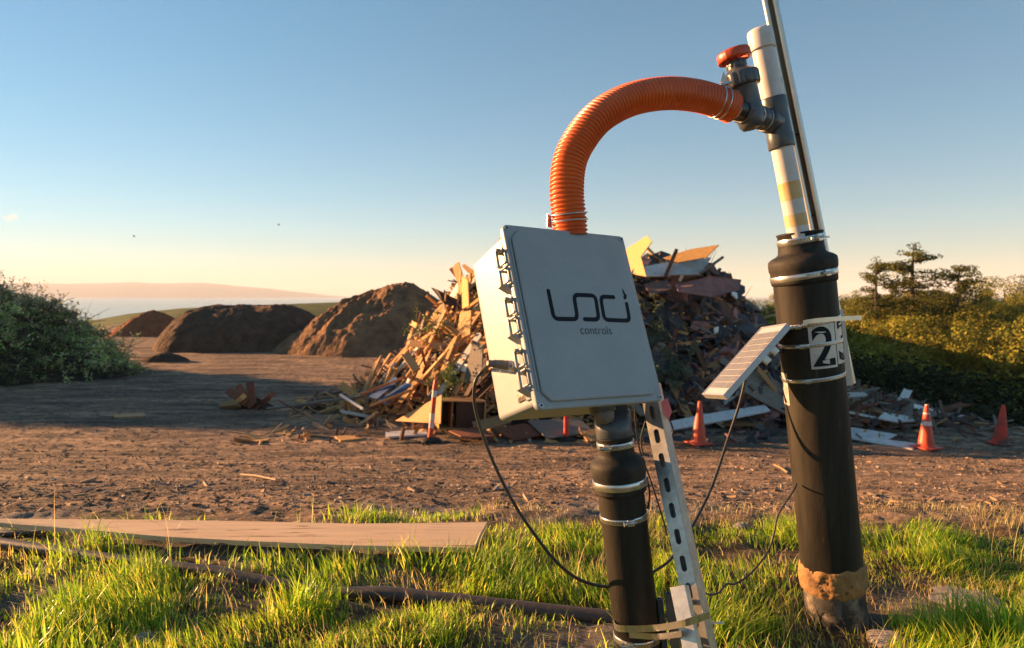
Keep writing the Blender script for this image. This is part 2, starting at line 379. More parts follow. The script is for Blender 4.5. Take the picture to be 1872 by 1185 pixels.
# ---------------------------------------------------------------- leaves, brush pile
def leaf_quads(Pn, size, tint, seed=0, aspect=.5, up=0.0, out=None):
    R = np.random.RandomState(seed); n = len(Pn)
    a = R.normal(size=(n, 3)); a[:, 2] += up
    if out is not None: o_ = out+.55*R.normal(size=(n, 3)); o_ /= np.linalg.norm(o_, axis=1)[:, None]; a = np.cross(o_, a)
    a /= np.linalg.norm(a, axis=1)[:, None]
    b = R.normal(size=(n, 3)) if out is None else np.cross(o_, a); b -= a*(a*b).sum(1)[:, None]; b /= np.linalg.norm(b, axis=1)[:, None]
    L = size*R.uniform(.6, 1.4, (n, 1)); a = a*L; b = b*L*aspect
    V = np.stack([Pn-a, Pn+b*1.0, Pn+a, Pn-b], 1).reshape(-1, 3)
    Fq = np.arange(4*n).reshape(n, 4)
    c = np.repeat(np.concatenate([tint, np.ones((n, 1))], 1), 4, 0)
    return V, Fq, c
def pal(n, cols, seed=0, jit=.25):
    R = np.random.RandomState(seed); c = np.array(cols)[R.randint(0, len(cols), n)]
    return c*(1+jit*R.uniform(-1, 1, (n, 1)))
M_leaf = leafmat('leaves', .35); M_tree = leafmat('tree_leaves', .25, rough=.8, spec=.08); M_grass = leafmat('grass_blades', .62, rough=.36); M_twig = mat('twigs', (.16, .105, .065), (.09, .06, .04), rough=.8, scale=12)
M_bark = mat('bark', (.10, .07, .05), (.05, .035, .025), rough=.9, scale=6, stretch=(1, 1, .3), bump=.04)
def ribbon_sticks(P0, D, L, r):
    """n thin three-sided sticks; arrays"""
    n = len(P0); a = np.cross(D, [0.31, .2, .93]); a /= np.linalg.norm(a, axis=1)[:, None]; b = np.cross(D, a)
    vs = []
    for e in (0, 1):
        for k in range(3):
            w_ = math.cos(2.094*k)*a+math.sin(2.094*k)*b
            vs.append(P0+D*L[:, None]*e+w_*(r[:, None]*(1-.5*e)))
    V = np.stack(vs, 1).reshape(-1, 3); base = np.arange(n)[:, None]*6
    Fq = np.concatenate([np.stack([base[:, 0]+k, base[:, 0]+(k+1) % 3, base[:, 0]+3+(k+1) % 3, base[:, 0]+3+k], -1) for k in range(3)])
    return V, Fq
def brush_pile():
    cx, cy = -20.5, 21.0
    root = empty('green_waste_pile', (cx, cy, tz(cx, cy)), 'big heap of cut green branches and brown brush at the left edge', 'brush pile')
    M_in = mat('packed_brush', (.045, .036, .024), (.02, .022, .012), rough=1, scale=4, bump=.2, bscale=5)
    R = np.random.RandomState(5); base = np.array(root.location)
    def hgt(x, y):
        u = (x+20.6)/8.9; v = (y-21.0)/4.3
        q = np.clip(1-(np.abs(u)**1.38+np.abs(v)**2.0), 0, 1)
        h = 4.1*q**.82*(1+.30*fbm(x*.55, y*.55, 4, 91))
        return h
    n = 90; A, B = np.meshgrid(np.linspace(-9.4, 9.4, n), np.linspace(-4.4, 4.4, n)); X = A+cx; Y = B+cy
    Z = terr(X, Y, False)+hgt(X, Y)*.93+.08*fbm(X*3, Y*3, 3, 4)-.15-base[2]
    i = np.arange(n-1)[:, None]*n+np.arange(n-1)[None, :]
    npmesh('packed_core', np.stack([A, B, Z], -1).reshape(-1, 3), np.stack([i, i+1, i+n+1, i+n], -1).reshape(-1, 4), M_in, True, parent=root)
    def pts(n, front=.6):
        x = R.uniform(-29.6, -11.3, n*3); y = R.uniform(16.7, 25.3, n*3); h = hgt(x, y); k = h > .05
        x, y, h = x[k][:n], y[k][:n], h[k][:n]
        return x, y, h
    # clumps of foliage, brown brush near the top and greener sprays lower down
    x, y, h = pts(3400); nl = 34
    P0 = np.stack([x, y, terr(x, y, False)+h+R.uniform(-.05, .16, len(x))], -1)
    rad = R.uniform(.12, .42, len(x)); low = h < 1.5+1.5*fbm(x*.8, y*.8, 3, 13)
    dv = R.normal(size=(len(x), 3))*[1, .7, .5]+[0, -.35, -.15]; dv /= np.linalg.norm(dv, axis=1)[:, None]
    dirs = dv[:, None]*(R.uniform(-.2, 1, (len(x), nl))*rad[:, None]*2.4)[:, :, None]+R.normal(size=(len(x), nl, 3))*.055
    Pn = (P0[:, None]+dirs).reshape(-1, 3)
    n_ = len(Pn); lowl = np.repeat(low, nl)
    clump = np.repeat(R.uniform(.3, 1.5, len(x))*(1+1.1*fbm(x*1.4, y*1.4, 3, 19)), nl)[:, None]
    g = pal(n_, [(.085, .125, .035), (.11, .15, .04), (.07, .10, .035), (.15, .16, .055), (.12, .13, .085), (.13, .10, .06)], 1)
    br = pal(n_, [(.13, .11, .06), (.11, .09, .055), (.09, .10, .05), (.18, .14, .09), (.09, .10, .05)], 2)
    t = np.where(lowl[:, None], g, br)*clump
    V, Fq, c = leaf_quads(Pn-base, .056, t*3.3, 3, .30, .2)
    npmesh('foliage', V, Fq, M_leaf, col=c, parent=root)
    x, y, h = pts(3600); P0 = np.stack([x, y, terr(x, y, False)+h-.1], -1)
    D = R.normal(size=(len(x), 3)); D[:, 2] = D[:, 2]*.22; D /= np.linalg.norm(D, axis=1)[:, None]
    V, Fq = ribbon_sticks(P0-base, D, R.uniform(.3, 1.2, len(x)), R.uniform(.005, .020, len(x)))
    npmesh('branches', V, Fq, M_twig, parent=root)
brush_pile()

# ---------------------------------------------------------------- trees beyond the ravine
def crown_mesh(name, clusters, nleaf, size, cols, seed, aspect=.6):
    R = np.random.RandomState(seed); Ps = []; Ts = []; Os = []
    for (c, rad, sq) in clusters:
        m = int(nleaf*rad*rad)
        d = R.normal(size=(m, 3)); d /= np.linalg.norm(d, axis=1)[:, None]; Os.append(d+[0, 0, .15]); lump = 1+.22*np.array([mn.noise(Vector(q)*2.2+Vector(c)) for q in d])[:, None]; d = d*R.uniform(.68, 1.06, (m, 1))*rad*lump
        d[:, 2] *= sq; Ps.append(np.array(c)+d)
        Ts.append(pal(m, cols, R.randint(1e6))*R.uniform(.55, 1.35))
    Pn = np.concatenate(Ps); T = np.concatenate(Ts)
    return leaf_quads(Pn, size, T, seed, aspect, .1, np.concatenate(Os))
def tree_proto(kind, seed):
    r = random.Random(seed); t = MB(); cl = []
    if kind == 'pine':
        H = 9.0; t.tube([(0, 0, -.6), (.05, .02, 2), (.1, 0, 5), (.05, .05, 7.5), (0, 0, H)], lambda j: [.2, .16, .12, .08, .02][j], 7)
        z = 2.4 if seed % 2 else 3.2
        while z < H-.3:
            k = (H-z)/H
            for q in range(r.randint(2, 4)):
                a = r.uniform(0, 6.28); L = (1.0+2.6*k)*r.uniform(.45, 1.1); dz = r.uniform(-.3, .35)*L
                e = (math.cos(a)*L, math.sin(a)*L, z+dz); t.tube([(0, 0, z), (e[0]*.5, e[1]*.5, z+dz*.3), e], lambda j: .05-.02*j, 4)
                for s_ in (.28, .5, .75, 1.0):
                    if r.random() < .85: cl.append(((e[0]*s_, e[1]*s_, z+dz*s_+.08), r.uniform(.34, .66)*(1 if s_ > .6 else .8)*(.6+.6*k), .72))
            z += r.uniform(.26, .5)
        cl += [((0, 0, H-.1), .35, .9), ((.1, 0, H-.6), .4, .7)]
        cols = [(.085, .095, .022), (.12, .12, .026), (.06, .075, .02), (.20, .16, .03)]; nl, sz = 520, .065
    elif kind == 'oak':
        H = 6.5; t.tube([(0, 0, -.6), (.1, .1, 1.2), (.2, 0, 2.6), (.1, 0, 4)], lambda j: [.3, .22, .17, .09][j], 7)
        for q in range(9):
            a = q*.7+r.uniform(-.3, .3); L = r.uniform(1.2, 2.7); zz = r.uniform(3.3, 6.0)
            e = (math.cos(a)*L, math.sin(a)*L, zz); t.tube([(.2, 0, 2.2), (e[0]*.5, e[1]*.5, 3.2), e], lambda j: .12-.045*j, 5)
            for w_ in range(6): cl.append(((e[0]+r.uniform(-1, 1), e[1]+r.uniform(-1, 1), zz+r.uniform(-1.6, .6)), r.uniform(.5, 1.05), .75)) if r.random() < .8 else 0
        cols = [(.18, .19, .03), (.26, .23, .035), (.13, .15, .025), (.30, .24, .04)]; nl, sz = 420, .07
    elif kind in ('bush', 'shaded_bush'):
        t.tube([(0, 0, -.4), (.05, 0, .7), (.1, 0, 1.4)], lambda j: .09-.02*j, 5)
        for q in range(22):
            a = r.uniform(0, 6.28); L = r.uniform(0, 1.7); zz = r.uniform(.3, 2.3)*(1-.18*L)
            e = (math.cos(a)*L, math.sin(a)*L, zz); cl.append((e, r.uniform(.4, .85), .8))
            if q < 6: t.tube([(.05, 0, .3), e], lambda j: .05-.02*j, 4)
        cols = [(.30, .28, .035), (.38, .31, .045), (.20, .21, .03), (.40, .30, .06)] if kind == 'bush' else [(.022, .034, .012), (.035, .042, .016), (.018, .026, .010)]; nl, sz = 620, .045  # second palette darkens the same bush to stand in for ravine shade
    V, Fq, c = crown_mesh('crown', cl, nl, sz, cols, seed)
    tr = t.obj('trunk', M_bark, loc=(0, 0, 0)); cr = npmesh('crown', V, Fq, M_tree, col=c)
    COL.objects.unlink(tr); COL.objects.unlink(cr)
    return tr.data, cr.data
PROTO = {('pine', i): tree_proto('pine', i) for i in (1, 2, 3)}
PROTO.update({('oak', i): tree_proto('oak', i+20) for i in (0, 1, 2, 3)})
PROTO.update({('bush', i): tree_proto('bush', i+50) for i in (0, 1, 2)})
PROTO.update({('shaded_bush', i): tree_proto('shaded_bush', i+70) for i in (0, 1)})
def tree(kind, i, u, d, vtop, rot, label, wide=1.0, group=None, H=None):
    x = (u-936)/F*d; z = tz(x, d); top = EYE+(541-vtop)/F*d
    h0 = {'pine': 9.0, 'oak': 6.9, 'bush': 2.8, 'shaded_bush': 2.8}[kind]; s = max((top-z), 1.0)/h0
    nm = {'pine': 'pine_tree', 'oak': 'broadleaf_tree', 'bush': 'shrub', 'shaded_bush': 'shrub'}[kind]
    root = empty(nm, (x, d, z), label, {'pine': 'pine tree', 'oak': 'tree', 'bush': 'shrub', 'shaded_bush': 'shrub'}[kind], group)
    root.scale = (s*wide, s*wide, s); root.rotation_euler = (0, 0, rot)
    for n_, me in zip(('trunk', 'crown'), PROTO[(kind, i)]):
        o = bpy.data.objects.new(n_, me); COL.objects.link(o); o.parent = root
tree('pine', 1, 1600, 52, 474, .3, 'slim dark pine tree left of the tallest pine', .95)
tree('pine', 2, 1668, 55, 447, 1.0, 'tallest dark pine tree, standing alone above the tree line', 1.25)
tree('pine', 3, 1752, 50, 488, 2.2, 'pine tree with a crooked top, right of the tallest pine', 1.05)
BG = 'trees along the skyline beyond the ravine'
for k, (u, d, v) in enumerate([(1395, 70, 528), (1440, 76, 532), (1555, 74, 528), (1580, 66, 534), (1632, 70, 522), (1700, 74, 528), (1730, 68, 536), (1790, 70, 518), (1910, 68, 510), (1960, 70, 505), (2040, 66, 500), (1500, 80, 532), (1340, 82, 545)]):
    tree('oak', k % 4, u, d, v, k*1.3, 'broad olive-green tree in the row along the skyline beyond the ravine', 1.15, BG)
tree('oak', 1, 1848, 62, 503, .4, 'dark round-topped tree rising highest at the right end of the skyline', 1.2)
tree('oak', 2, 1885, 42, 545, 1.9, 'bright yellow-green tree cut off by the right edge of the view', 1.0)
for k, (u, d, v) in enumerate([(1568, 58, 545), (1612, 60, 540), (1655, 57, 552), (1712, 58, 540), (1765, 56, 545), (1815, 55, 535), (1862, 58, 528), (1420, 62, 542), (1925, 55, 530), (1685, 50, 575), (1590, 48, 572), (1640, 46, 580), (1735, 47, 574), (1790, 48, 566), (1845, 50, 560), (1560, 52, 566), (1700, 53, 556)]):
    tree('oak', (k+1) % 4, u, d, v-6, k*2.1, 'rounded yellow-green tree standing on the far slope in front of the skyline row', 1.1, 'rounded trees on the far slope of the ravine')
tree('pine', 3, 1635, 60, 524, 4.0, 'small dark pine between the slim pine and the tallest pine', 1.0)
tree('pine', 1, 1712, 60, 526, 5.0, 'small dark pine between the tallest pine and the crooked pine', 1.1)
BU = 'sunlit bushes on the far slope of the ravine'
for k, (u, d, v) in enumerate([(1395, 58, 548), (1425, 54, 566), (1560, 56, 560), (1590, 52, 580), (1625, 50, 560), (1650, 47, 590), (1690, 52, 575), (1720, 46, 590), (1760, 50, 590), (1785, 44, 600), (1835, 46, 590), (1870, 48, 570), (1640, 58, 555), (1700, 60, 550), (1545, 50, 590), (1960, 46, 560), (1580, 44, 600), (1800, 56, 555), (1380, 50, 575), (1660, 54, 572), (1740, 56, 565), (1822, 52, 572), (1610, 56, 552), (1680, 45, 605)]):
    tree('bush', k % 3, u, d, v, k*.9, 'sunlit yellow-green bush on the far slope of the ravine', 1.25, BU)
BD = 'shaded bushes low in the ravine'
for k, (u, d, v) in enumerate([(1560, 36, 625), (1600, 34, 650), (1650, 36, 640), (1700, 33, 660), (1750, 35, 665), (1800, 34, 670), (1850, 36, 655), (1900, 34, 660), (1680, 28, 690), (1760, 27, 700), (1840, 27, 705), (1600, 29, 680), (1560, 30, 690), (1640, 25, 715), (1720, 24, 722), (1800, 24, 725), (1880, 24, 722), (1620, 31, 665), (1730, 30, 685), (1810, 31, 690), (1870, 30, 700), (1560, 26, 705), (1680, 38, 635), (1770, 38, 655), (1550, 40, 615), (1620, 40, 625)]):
    tree('shaded_bush', k % 2, u, d, v, k*1.7, 'bush with shade darkened into its leaves at the bottom of the ravine', 1.5, BD)
tree('bush', 0, 1800, 33, 620, 3.0, 'yellow-green bush catching the sun at the edge of the shade', 1.1)
# low green plant and dry stalks at the lot's edge
def herb(u, v, w_, h, label, cols, seed, n=500, sz=.03, cat='plant', name='leafy_plant', stalks=20):
    g = ground_at(u, v); root = empty(name, g, label, cat); R = np.random.RandomState(seed)
    D = R.normal(size=(stalks, 3))*[.5, .5, .2]+[0, 0, .9]; D /= np.linalg.norm(D, axis=1)[:, None]
    P0 = R.uniform(-1, 1, (stalks, 3))*[w_*.35, w_*.25, 0]; L = h*R.uniform(.6, 1.1, stalks)
    V, Fq = ribbon_sticks(P0, D, L, np.full(stalks, .008)); npmesh('stems', V, Fq, M_twig, parent=root)
    if n:
        k = R.randint(0, stalks, n); t = R.uniform(.25, 1, n)
        Pn = P0[k]+D[k]*(L[k]*t)[:, None]+R.normal(size=(n, 3))*w_*.07
        V, Fq, c = leaf_quads(Pn, sz, pal(n, cols, seed), seed, .5, .2); npmesh('foliage', V, Fq, M_leaf, col=c, parent=root)
herb(1848, 752, 1.0, .62, 'bright green leafy plant at the far edge of the lot, above the rightmost cone', [(.06, .17, .03), (.08, .2, .04)], 3, 1400, .045)
herb(1795, 765, .5, .75, 'bare grey stalks left of the bright green plant at the edge of the lot', [(.1, .1, .1)], 6, 0, name='dry_stalks', stalks=9)

# ---------------------------------------------------------------- debris pile
def wood(name, a, b, **k): return mat(name, a, b, rough=.75, spec=.25, scale=3.5, coord='Object', stretch=(.5, 9, 9), lo=.3, hi=.7, bump=.003, bscale=6, rand=.3, **k)
W_ = [wood('pine_board', (0.468, 0.260, 0.111), (0.312, 0.163, 0.065)), wood('fresh_plywood', (0.572, 0.325, 0.130), (0.442, 0.234, 0.091)),
      wood('weathered_grey_wood', (0.247, 0.202, 0.156), (0.143, 0.117, 0.091)), wood('dark_brown_wood', (0.130, 0.065, 0.039), (0.072, 0.039, 0.026)),
      wood('red_brown_wood', (0.260, 0.091, 0.046), (0.156, 0.058, 0.033)), wood('white_painted_wood', (0.700, 0.700, 0.650), (0.585, 0.520, 0.442)),
      wood('yellow_pine', (0.624, 0.351, 0.117), (0.429, 0.221, 0.078))]
T_ = [mat('tar_paper', (0.022, 0.024, 0.030), (0.047, 0.047, 0.051), rough=.7, scale=5, rand=.3, bump=.01, bscale=9),
      mat('brown_shingle', (0.176, 0.095, 0.074), (0.095, 0.054, 0.046), rough=.85, scale=6, rand=.3),
      mat('pink_underlay', (0.378, 0.176, 0.149), (0.230, 0.108, 0.095), rough=.85, scale=5, rand=.25),
      mat('slate_grey_sheet', (0.081, 0.088, 0.101), (0.047, 0.047, 0.054), rough=.75, scale=5, rand=.3),
      mat('pale_board', (0.567, 0.540, 0.513), (0.405, 0.365, 0.338), rough=.7, scale=5, rand=.2)]
M_blue = mat('blue_tarp', (.03, .08, .20), (.05, .11, .25), rough=.5, scale=6)
HX = [-3.9, -3.3, -2.4, -1.8, -1.2, -.6, 1, 2.6, 4.0, 4.7, 5.4, 6.2, 7.2, 8.4, 9.6]
HH = [0, .45, 1.15, 1.9, 2.7, 2.95, 3.15, 3.35, 3.2, 2.85, 1.9, .95, .42, .14, 0]
def pileh(x, y):
    x = np.asarray(x, float); y = np.asarray(y, float)
    yc = 15.1+.35*np.clip(-x, 0, 4); h = np.interp(x, HX, HH)
    fr = np.clip((yc-y)/(2.7+.15*np.clip(x-5, 0, 5)), 0, 1); bk = np.clip((y-yc)/4.5, 0, 1)
    g = np.where(y < yc, 1-fr**1.25, 1-bk**1.6)
    return h*np.clip(g, 0, 1)*(1+.10*fbm(x*1.2, y*1.2, 3, 60))
def pnorm(x, y):
    e = .15; hx = float(pileh(x+e, y)-pileh(x-e, y))/(2*e); hy = float(pileh(x, y+e)-pileh(x, y-e))/(2*e)
    return Vector((-hx, -hy, 1)).normalized()
def debris_fill():
    root_z = tz(2, 15); R = np.random.RandomState(31)
    n = 120; X, Y = np.meshgrid(np.linspace(-4, 9.8, n), np.linspace(11.5, 20, n))
    H = pileh(X, Y); Z = terr(X, Y, False)+H*.92-.12+.1*fbm(X*3, Y*3, 3, 8)*(H > .1)
    V0 = np.stack([X, Y, Z], -1).reshape(-1, 3); i = np.arange(n-1)[:, None]*n+np.arange(n-1)[None, :]
    F0 = np.stack([i, i+1, i+n+1, i+n], -1).reshape(-1, 4)
    N = 9500
    x = R.uniform(-4.6, 9.8, N*3); y = R.uniform(11.2, 19, N*3); h = pileh(x, y)
    keep = (h > .05) | ((R.uniform(size=N*3) < .10) & (x > -4.6)); x, y, h = x[keep][:N], y[keep][:N], h[keep][:N]; N = len(x)
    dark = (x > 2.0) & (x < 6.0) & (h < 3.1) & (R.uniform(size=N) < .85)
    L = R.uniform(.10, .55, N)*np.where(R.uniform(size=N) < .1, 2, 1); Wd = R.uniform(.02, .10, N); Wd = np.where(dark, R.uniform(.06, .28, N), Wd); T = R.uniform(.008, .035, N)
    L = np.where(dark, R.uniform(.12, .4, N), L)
    a = R.normal(size=(N, 3))*[1, 1, .55]; a /= np.linalg.norm(a, axis=1)[:, None]
    b = R.normal(size=(N, 3)); b -= a*(a*b).sum(1)[:, None]; b /= np.linalg.norm(b, axis=1)[:, None]; c = np.cross(a, b)
    P0 = np.stack([x, y, terr(x, y)+h+R.uniform(-.08, .1, N)*np.clip(h*3, .1, 1)+.01], -1)
    vs = [P0+a*(s1*L/2)[:, None]+b*(s2*Wd/2)[:, None]*(1-.3*(s1 > 0))+c*(s3*T/2)[:, None] for s1 in (-1, 1) for s2 in (-1, 1) for s3 in (-1, 1)]
    V1 = np.stack(vs, 1).reshape(-1, 3); q = np.array([(0, 1, 3, 2), (4, 6, 7, 5), (0, 4, 5, 1), (2, 3, 7, 6), (0, 2, 6, 4), (1, 5, 7, 3)])
    F1 = (np.arange(N)[:, None, None]*8+q[None]).reshape(-1, 4)+len(V0)
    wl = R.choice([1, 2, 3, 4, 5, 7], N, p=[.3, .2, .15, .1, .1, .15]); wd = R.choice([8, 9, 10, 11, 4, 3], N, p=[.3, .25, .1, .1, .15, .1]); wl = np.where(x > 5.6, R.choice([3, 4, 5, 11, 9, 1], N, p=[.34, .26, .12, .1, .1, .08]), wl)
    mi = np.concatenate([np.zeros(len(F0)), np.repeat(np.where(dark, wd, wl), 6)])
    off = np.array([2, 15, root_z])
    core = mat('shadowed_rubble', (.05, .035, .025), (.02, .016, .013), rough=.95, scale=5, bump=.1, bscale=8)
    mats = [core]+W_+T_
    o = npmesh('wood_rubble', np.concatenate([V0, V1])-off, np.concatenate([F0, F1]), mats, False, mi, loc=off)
    tag(o, 'mass of splintered wood and roofing scraps filling the debris pile', 'rubble', kind='stuff')
debris_fill()
def proto_board(kind, seed):
    r = random.Random(seed); mb = MB()
    if kind == 'plank':
        n = 5; e = [r.uniform(-.06, .06) for _ in range(4)]
        pl = [(-.5+e[0], -.5), (-.5+e[1], .0), (-.5+e[2], .5), (.5-e[3], .5), (.5+e[1], .1), (.5+e[0], -.5)]
        mb.prism(pl, 1)
    else:
        k = r.randint(5, 8); pl = []
        for q in range(k):
            a = 2*math.pi*(q+r.uniform(-.28, .28))/k; c, s_ = math.cos(a), math.sin(a); m = max(abs(c), abs(s_))
            rr = .5/m*r.uniform(.68, 1); pl.append((c*rr, s_*rr))
        mb.prism(pl, 1)
    o = mb.obj(kind, [], loc=(0, 0, 0)); COL.objects.unlink(o); return o.data
PB = {}
def board_mesh(kind, mt):
    key = (kind, rnd.randint(0, 3), mt.name)
    if key not in PB:
        me = proto_board(kind, key[1]*7+3).copy(); me.materials.append(mt); PB[key] = me
    return PB[key]
def board(name, kind, mt, loc, axis, nrm, size, label, cat, group=None):
    z = Vector(nrm).normalized(); x = Vector(axis); x = (x-z*x.dot(z)).normalized(); y = z.cross(x)
    o = bpy.data.objects.new(name, board_mesh(kind, mt)); COL.objects.link(o)
    o.matrix_world = Matrix.Translation(loc) @ Matrix((x, y, z)).transposed().to_4x4() @ Matrix.Diagonal((*size, 1))
    return tag(o, label, cat, group)
def scatter_boards():
    r = rnd
    # sunlit wooden slope, left half
    for k in range(150):
        x = r.uniform(-3.3, 1.2); y = 15.2+.3*max(-x, 0)-r.uniform(0, 2.75); h = float(pileh(x, y)); nm = pnorm(x, y)
        if h < .1: continue
        L = r.choice([.6, 1.0, 1.4, 1.9, 2.4]); wd = r.uniform(.07, .22)
        ax = Vector((r.uniform(-1, .1), r.uniform(-.6, .4), r.uniform(-.9, .35))); nn = nm+Vector((r.uniform(-1.2, .1), r.uniform(-.7, .2), r.uniform(-.3, .5)))
        if abs(ax.normalized().dot(nn.normalized())) > .95: continue
        board('wooden_board', 'plank', W_[r.choice([0, 0, 1, 1, 2, 3, 6, 6, 6, 5])], Vector((x, y, tz(x, y)+h+r.uniform(0, .14))), ax, nn, (L, wd, r.uniform(.018, .045)),
              'broken wooden board on the sunlit left slope of the debris pile', 'board', 'loose boards on the sunlit slope of the debris pile')
    # dark roofing scraps, right half
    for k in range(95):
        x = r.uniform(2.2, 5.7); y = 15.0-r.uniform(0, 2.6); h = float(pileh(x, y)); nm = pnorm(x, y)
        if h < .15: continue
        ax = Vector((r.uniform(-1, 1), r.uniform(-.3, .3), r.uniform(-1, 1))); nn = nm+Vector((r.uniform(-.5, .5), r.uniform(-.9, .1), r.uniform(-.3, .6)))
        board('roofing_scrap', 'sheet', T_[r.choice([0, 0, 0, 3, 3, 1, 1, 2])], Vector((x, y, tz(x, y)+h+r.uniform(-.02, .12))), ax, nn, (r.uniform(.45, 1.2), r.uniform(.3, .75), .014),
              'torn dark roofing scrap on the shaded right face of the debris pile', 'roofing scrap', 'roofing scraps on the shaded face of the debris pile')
    for k in range(26):
        x = r.uniform(-3.2, 1.0); y = 14.9+.3*max(-x, 0)-r.uniform(0, 2.6); h = float(pileh(x, y)); nm = pnorm(x, y)
        if h < .3: continue
        board('long_plank', 'plank', W_[r.choice([0, 1, 6, 5, 2])], Vector((x, y, tz(x, y)+h+.12)), Vector((-.75+r.uniform(-.3, .3), -.35+r.uniform(-.3, .3), -.5+r.uniform(-.35, .5))), nm+Vector((-.5, -.3, .2)), (r.uniform(1.8, 3.0), r.uniform(.08, .2), .035),
              'long pale plank sloping down the sunlit left side of the debris pile', 'plank', 'long planks sloping down the left side of the debris pile')
    for k in range(46):
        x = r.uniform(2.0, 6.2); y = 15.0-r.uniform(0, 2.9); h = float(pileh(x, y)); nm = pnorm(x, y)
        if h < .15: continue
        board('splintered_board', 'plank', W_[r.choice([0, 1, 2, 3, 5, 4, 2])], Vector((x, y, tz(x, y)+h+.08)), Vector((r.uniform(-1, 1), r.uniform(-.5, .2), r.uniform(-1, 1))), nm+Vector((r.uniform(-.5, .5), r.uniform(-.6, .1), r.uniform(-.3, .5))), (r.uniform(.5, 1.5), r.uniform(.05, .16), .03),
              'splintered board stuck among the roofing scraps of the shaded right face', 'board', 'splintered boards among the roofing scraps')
    for k in range(26):
        x = r.uniform(5.6, 8.8); y = 14.6-r.uniform(0, 2.4); h = float(pileh(x, y))
        ax = Vector((r.uniform(-1, 1), r.uniform(-.6, .3), r.uniform(-.5, .2))); nn = Vector((r.uniform(-.3, .3), r.uniform(-.6, .1), 1))
        board('wooden_board', 'plank', W_[r.choice([2, 2, 3, 3, 4, 5, 0])], Vector((x, y, tz(x, y)+h+.06)), ax, nn, (r.uniform(.6, 1.6), r.uniform(.08, .22), .03),
              'weathered board in the low right tail of the debris pile', 'board', 'boards in the low right tail of the debris pile')
    # boards strewn at the left foot
    for k in range(34):
        u = r.uniform(560, 740); v = r.uniform(705, 770) if u > 640 else r.uniform(728, 752); g = ground_at(u, v)
        ax = Vector((r.uniform(.3, 1), r.uniform(-.6, .6), r.uniform(-.05, .25)))
        board('wooden_board', 'plank', W_[r.choice([0, 2, 3, 5, 4, 6])], g+Vector((0, 0, r.uniform(.03, .16))), ax, Vector((r.uniform(-.2, .2), r.uniform(-.4, .1), 1)), (r.uniform(.4, 1.3), r.uniform(.05, .14), .03),
              'board strewn on the dirt at the left foot of the debris pile', 'board', 'boards strewn at the left foot of the debris pile')
    # thin sticks poking from the top
    for k in range(12):
        u = r.uniform(1225, 1370); x = (u-936)/F*14.6; y = 14.7; h = float(pileh(x, y)); p = Vector((x, y, tz(x, y)+h-.1))
        mb = MB(); L = r.uniform(.35, .75); d = Vector((r.uniform(-.4, .6), r.uniform(-.2, .2), 1)).normalized(); m_ = Vector((r.uniform(-.06, .06), 0, 0))
        mb.tube([p, p+d*L*.5+m_, p+d*L], lambda j: .011-.004*j, 5)
        tag(mb.obj('bare_twig', M_twig), 'thin bare twig sticking up from the top of the debris pile', 'twig', 'bare twigs on top of the debris pile')
scatter_boards()
def slab(name, pts, mt, th, label, cat, group=None):
    mb = MB(); mb.slab([P(*p) for p in pts], th); return tag(mb.obj(name, mt, bevel=.002), label, cat, group)
def slabn(name, uv, d, nrm, mt, th, label, cat):
    """an outline on a plane through the first point (at distance d) with the given normal"""
    p0 = P(uv[0][0], uv[0][1], d); n = Vector(nrm); E_ = Vector((0, 0, EYE)); mb = MB()
    mb.slab([E_+ray(u, v)*((p0-E_).dot(n)/ray(u, v).dot(n)) for u, v in uv], th); return tag(mb.obj(name, mt, bevel=.002), label, cat)
def bar(name, a, b, wd, th, mt, label, cat, group=None, roll=.3):
    A = P(*a); B = P(*b); mb = MB(); M = fr4((A+B)/2, B-A, (math.cos(roll), math.sin(roll)*.6, math.sin(roll)))
    mb.box(wd, th, (B-A).length, M); return tag(mb.obj(name, mt, bevel=.003), label, cat, group)
slabn('plywood_fin', [(1135, 462), (1184, 431), (1192, 442), (1172, 470), (1182, 506), (1148, 500)], 14.3, (-.8, -.35, .45), W_[1], .02, 'tan plywood piece standing like a fin just right of the box', 'plywood')
slabn('plywood_sheet', [(1212, 472), (1262, 456), (1315, 448), (1292, 471), (1240, 480)], 14.3, (-.45, -.75, .62), W_[6], .02, 'orange plywood sheet lying on the very top of the debris pile', 'plywood')
slab('white_sheet', [(1178, 488, 14.2), (1232, 478, 14.4), (1226, 505, 14.0), (1182, 506, 13.9)], M_white, .025, 'white panel lying beside the dark stake on top of the debris pile', 'panel')
slab('white_sheet', [(1232, 482, 14.1), (1300, 472, 14.4), (1280, 502, 13.8), (1222, 503, 13.7)], T_[4], .025, 'pale panel under the orange plywood on top of the debris pile', 'panel')
bar('wooden_stake', (1216, 507, 13.7), (1237, 456, 13.9), .07, .04, W_[3], 'dark stake leaning up on top of the debris pile', 'stake')
bar('wooden_stake', (1280, 500, 13.8), (1322, 470, 14.0), .05, .04, W_[2], 'grey stake slanting up to the right on top of the debris pile', 'stake')
slab('roof_underlay', [(1235, 520, 13.6), (1300, 505, 13.7), (1355, 512, 13.9), (1352, 530, 13.6), (1300, 543, 13.3), (1240, 534, 13.2)], T_[2], .02, 'pinkish sheet draped under the top of the debris pile, right side', 'roofing sheet')
slab('roof_underlay', [(1176, 520, 13.7), (1220, 512, 13.8), (1230, 528, 13.4), (1190, 540, 13.3)], T_[1], .02, 'brown sheet just right of the box near the top of the debris pile', 'roofing sheet')
slab('grey_plywood', [(1362, 682, 12.9), (1392, 678, 13.1), (1474, 735, 12.9), (1474, 765, 12.6), (1440, 760, 12.5), (1350, 712, 12.6)], W_[2], .03, 'big weathered grey panel slanting down behind the solar panel', 'panel')
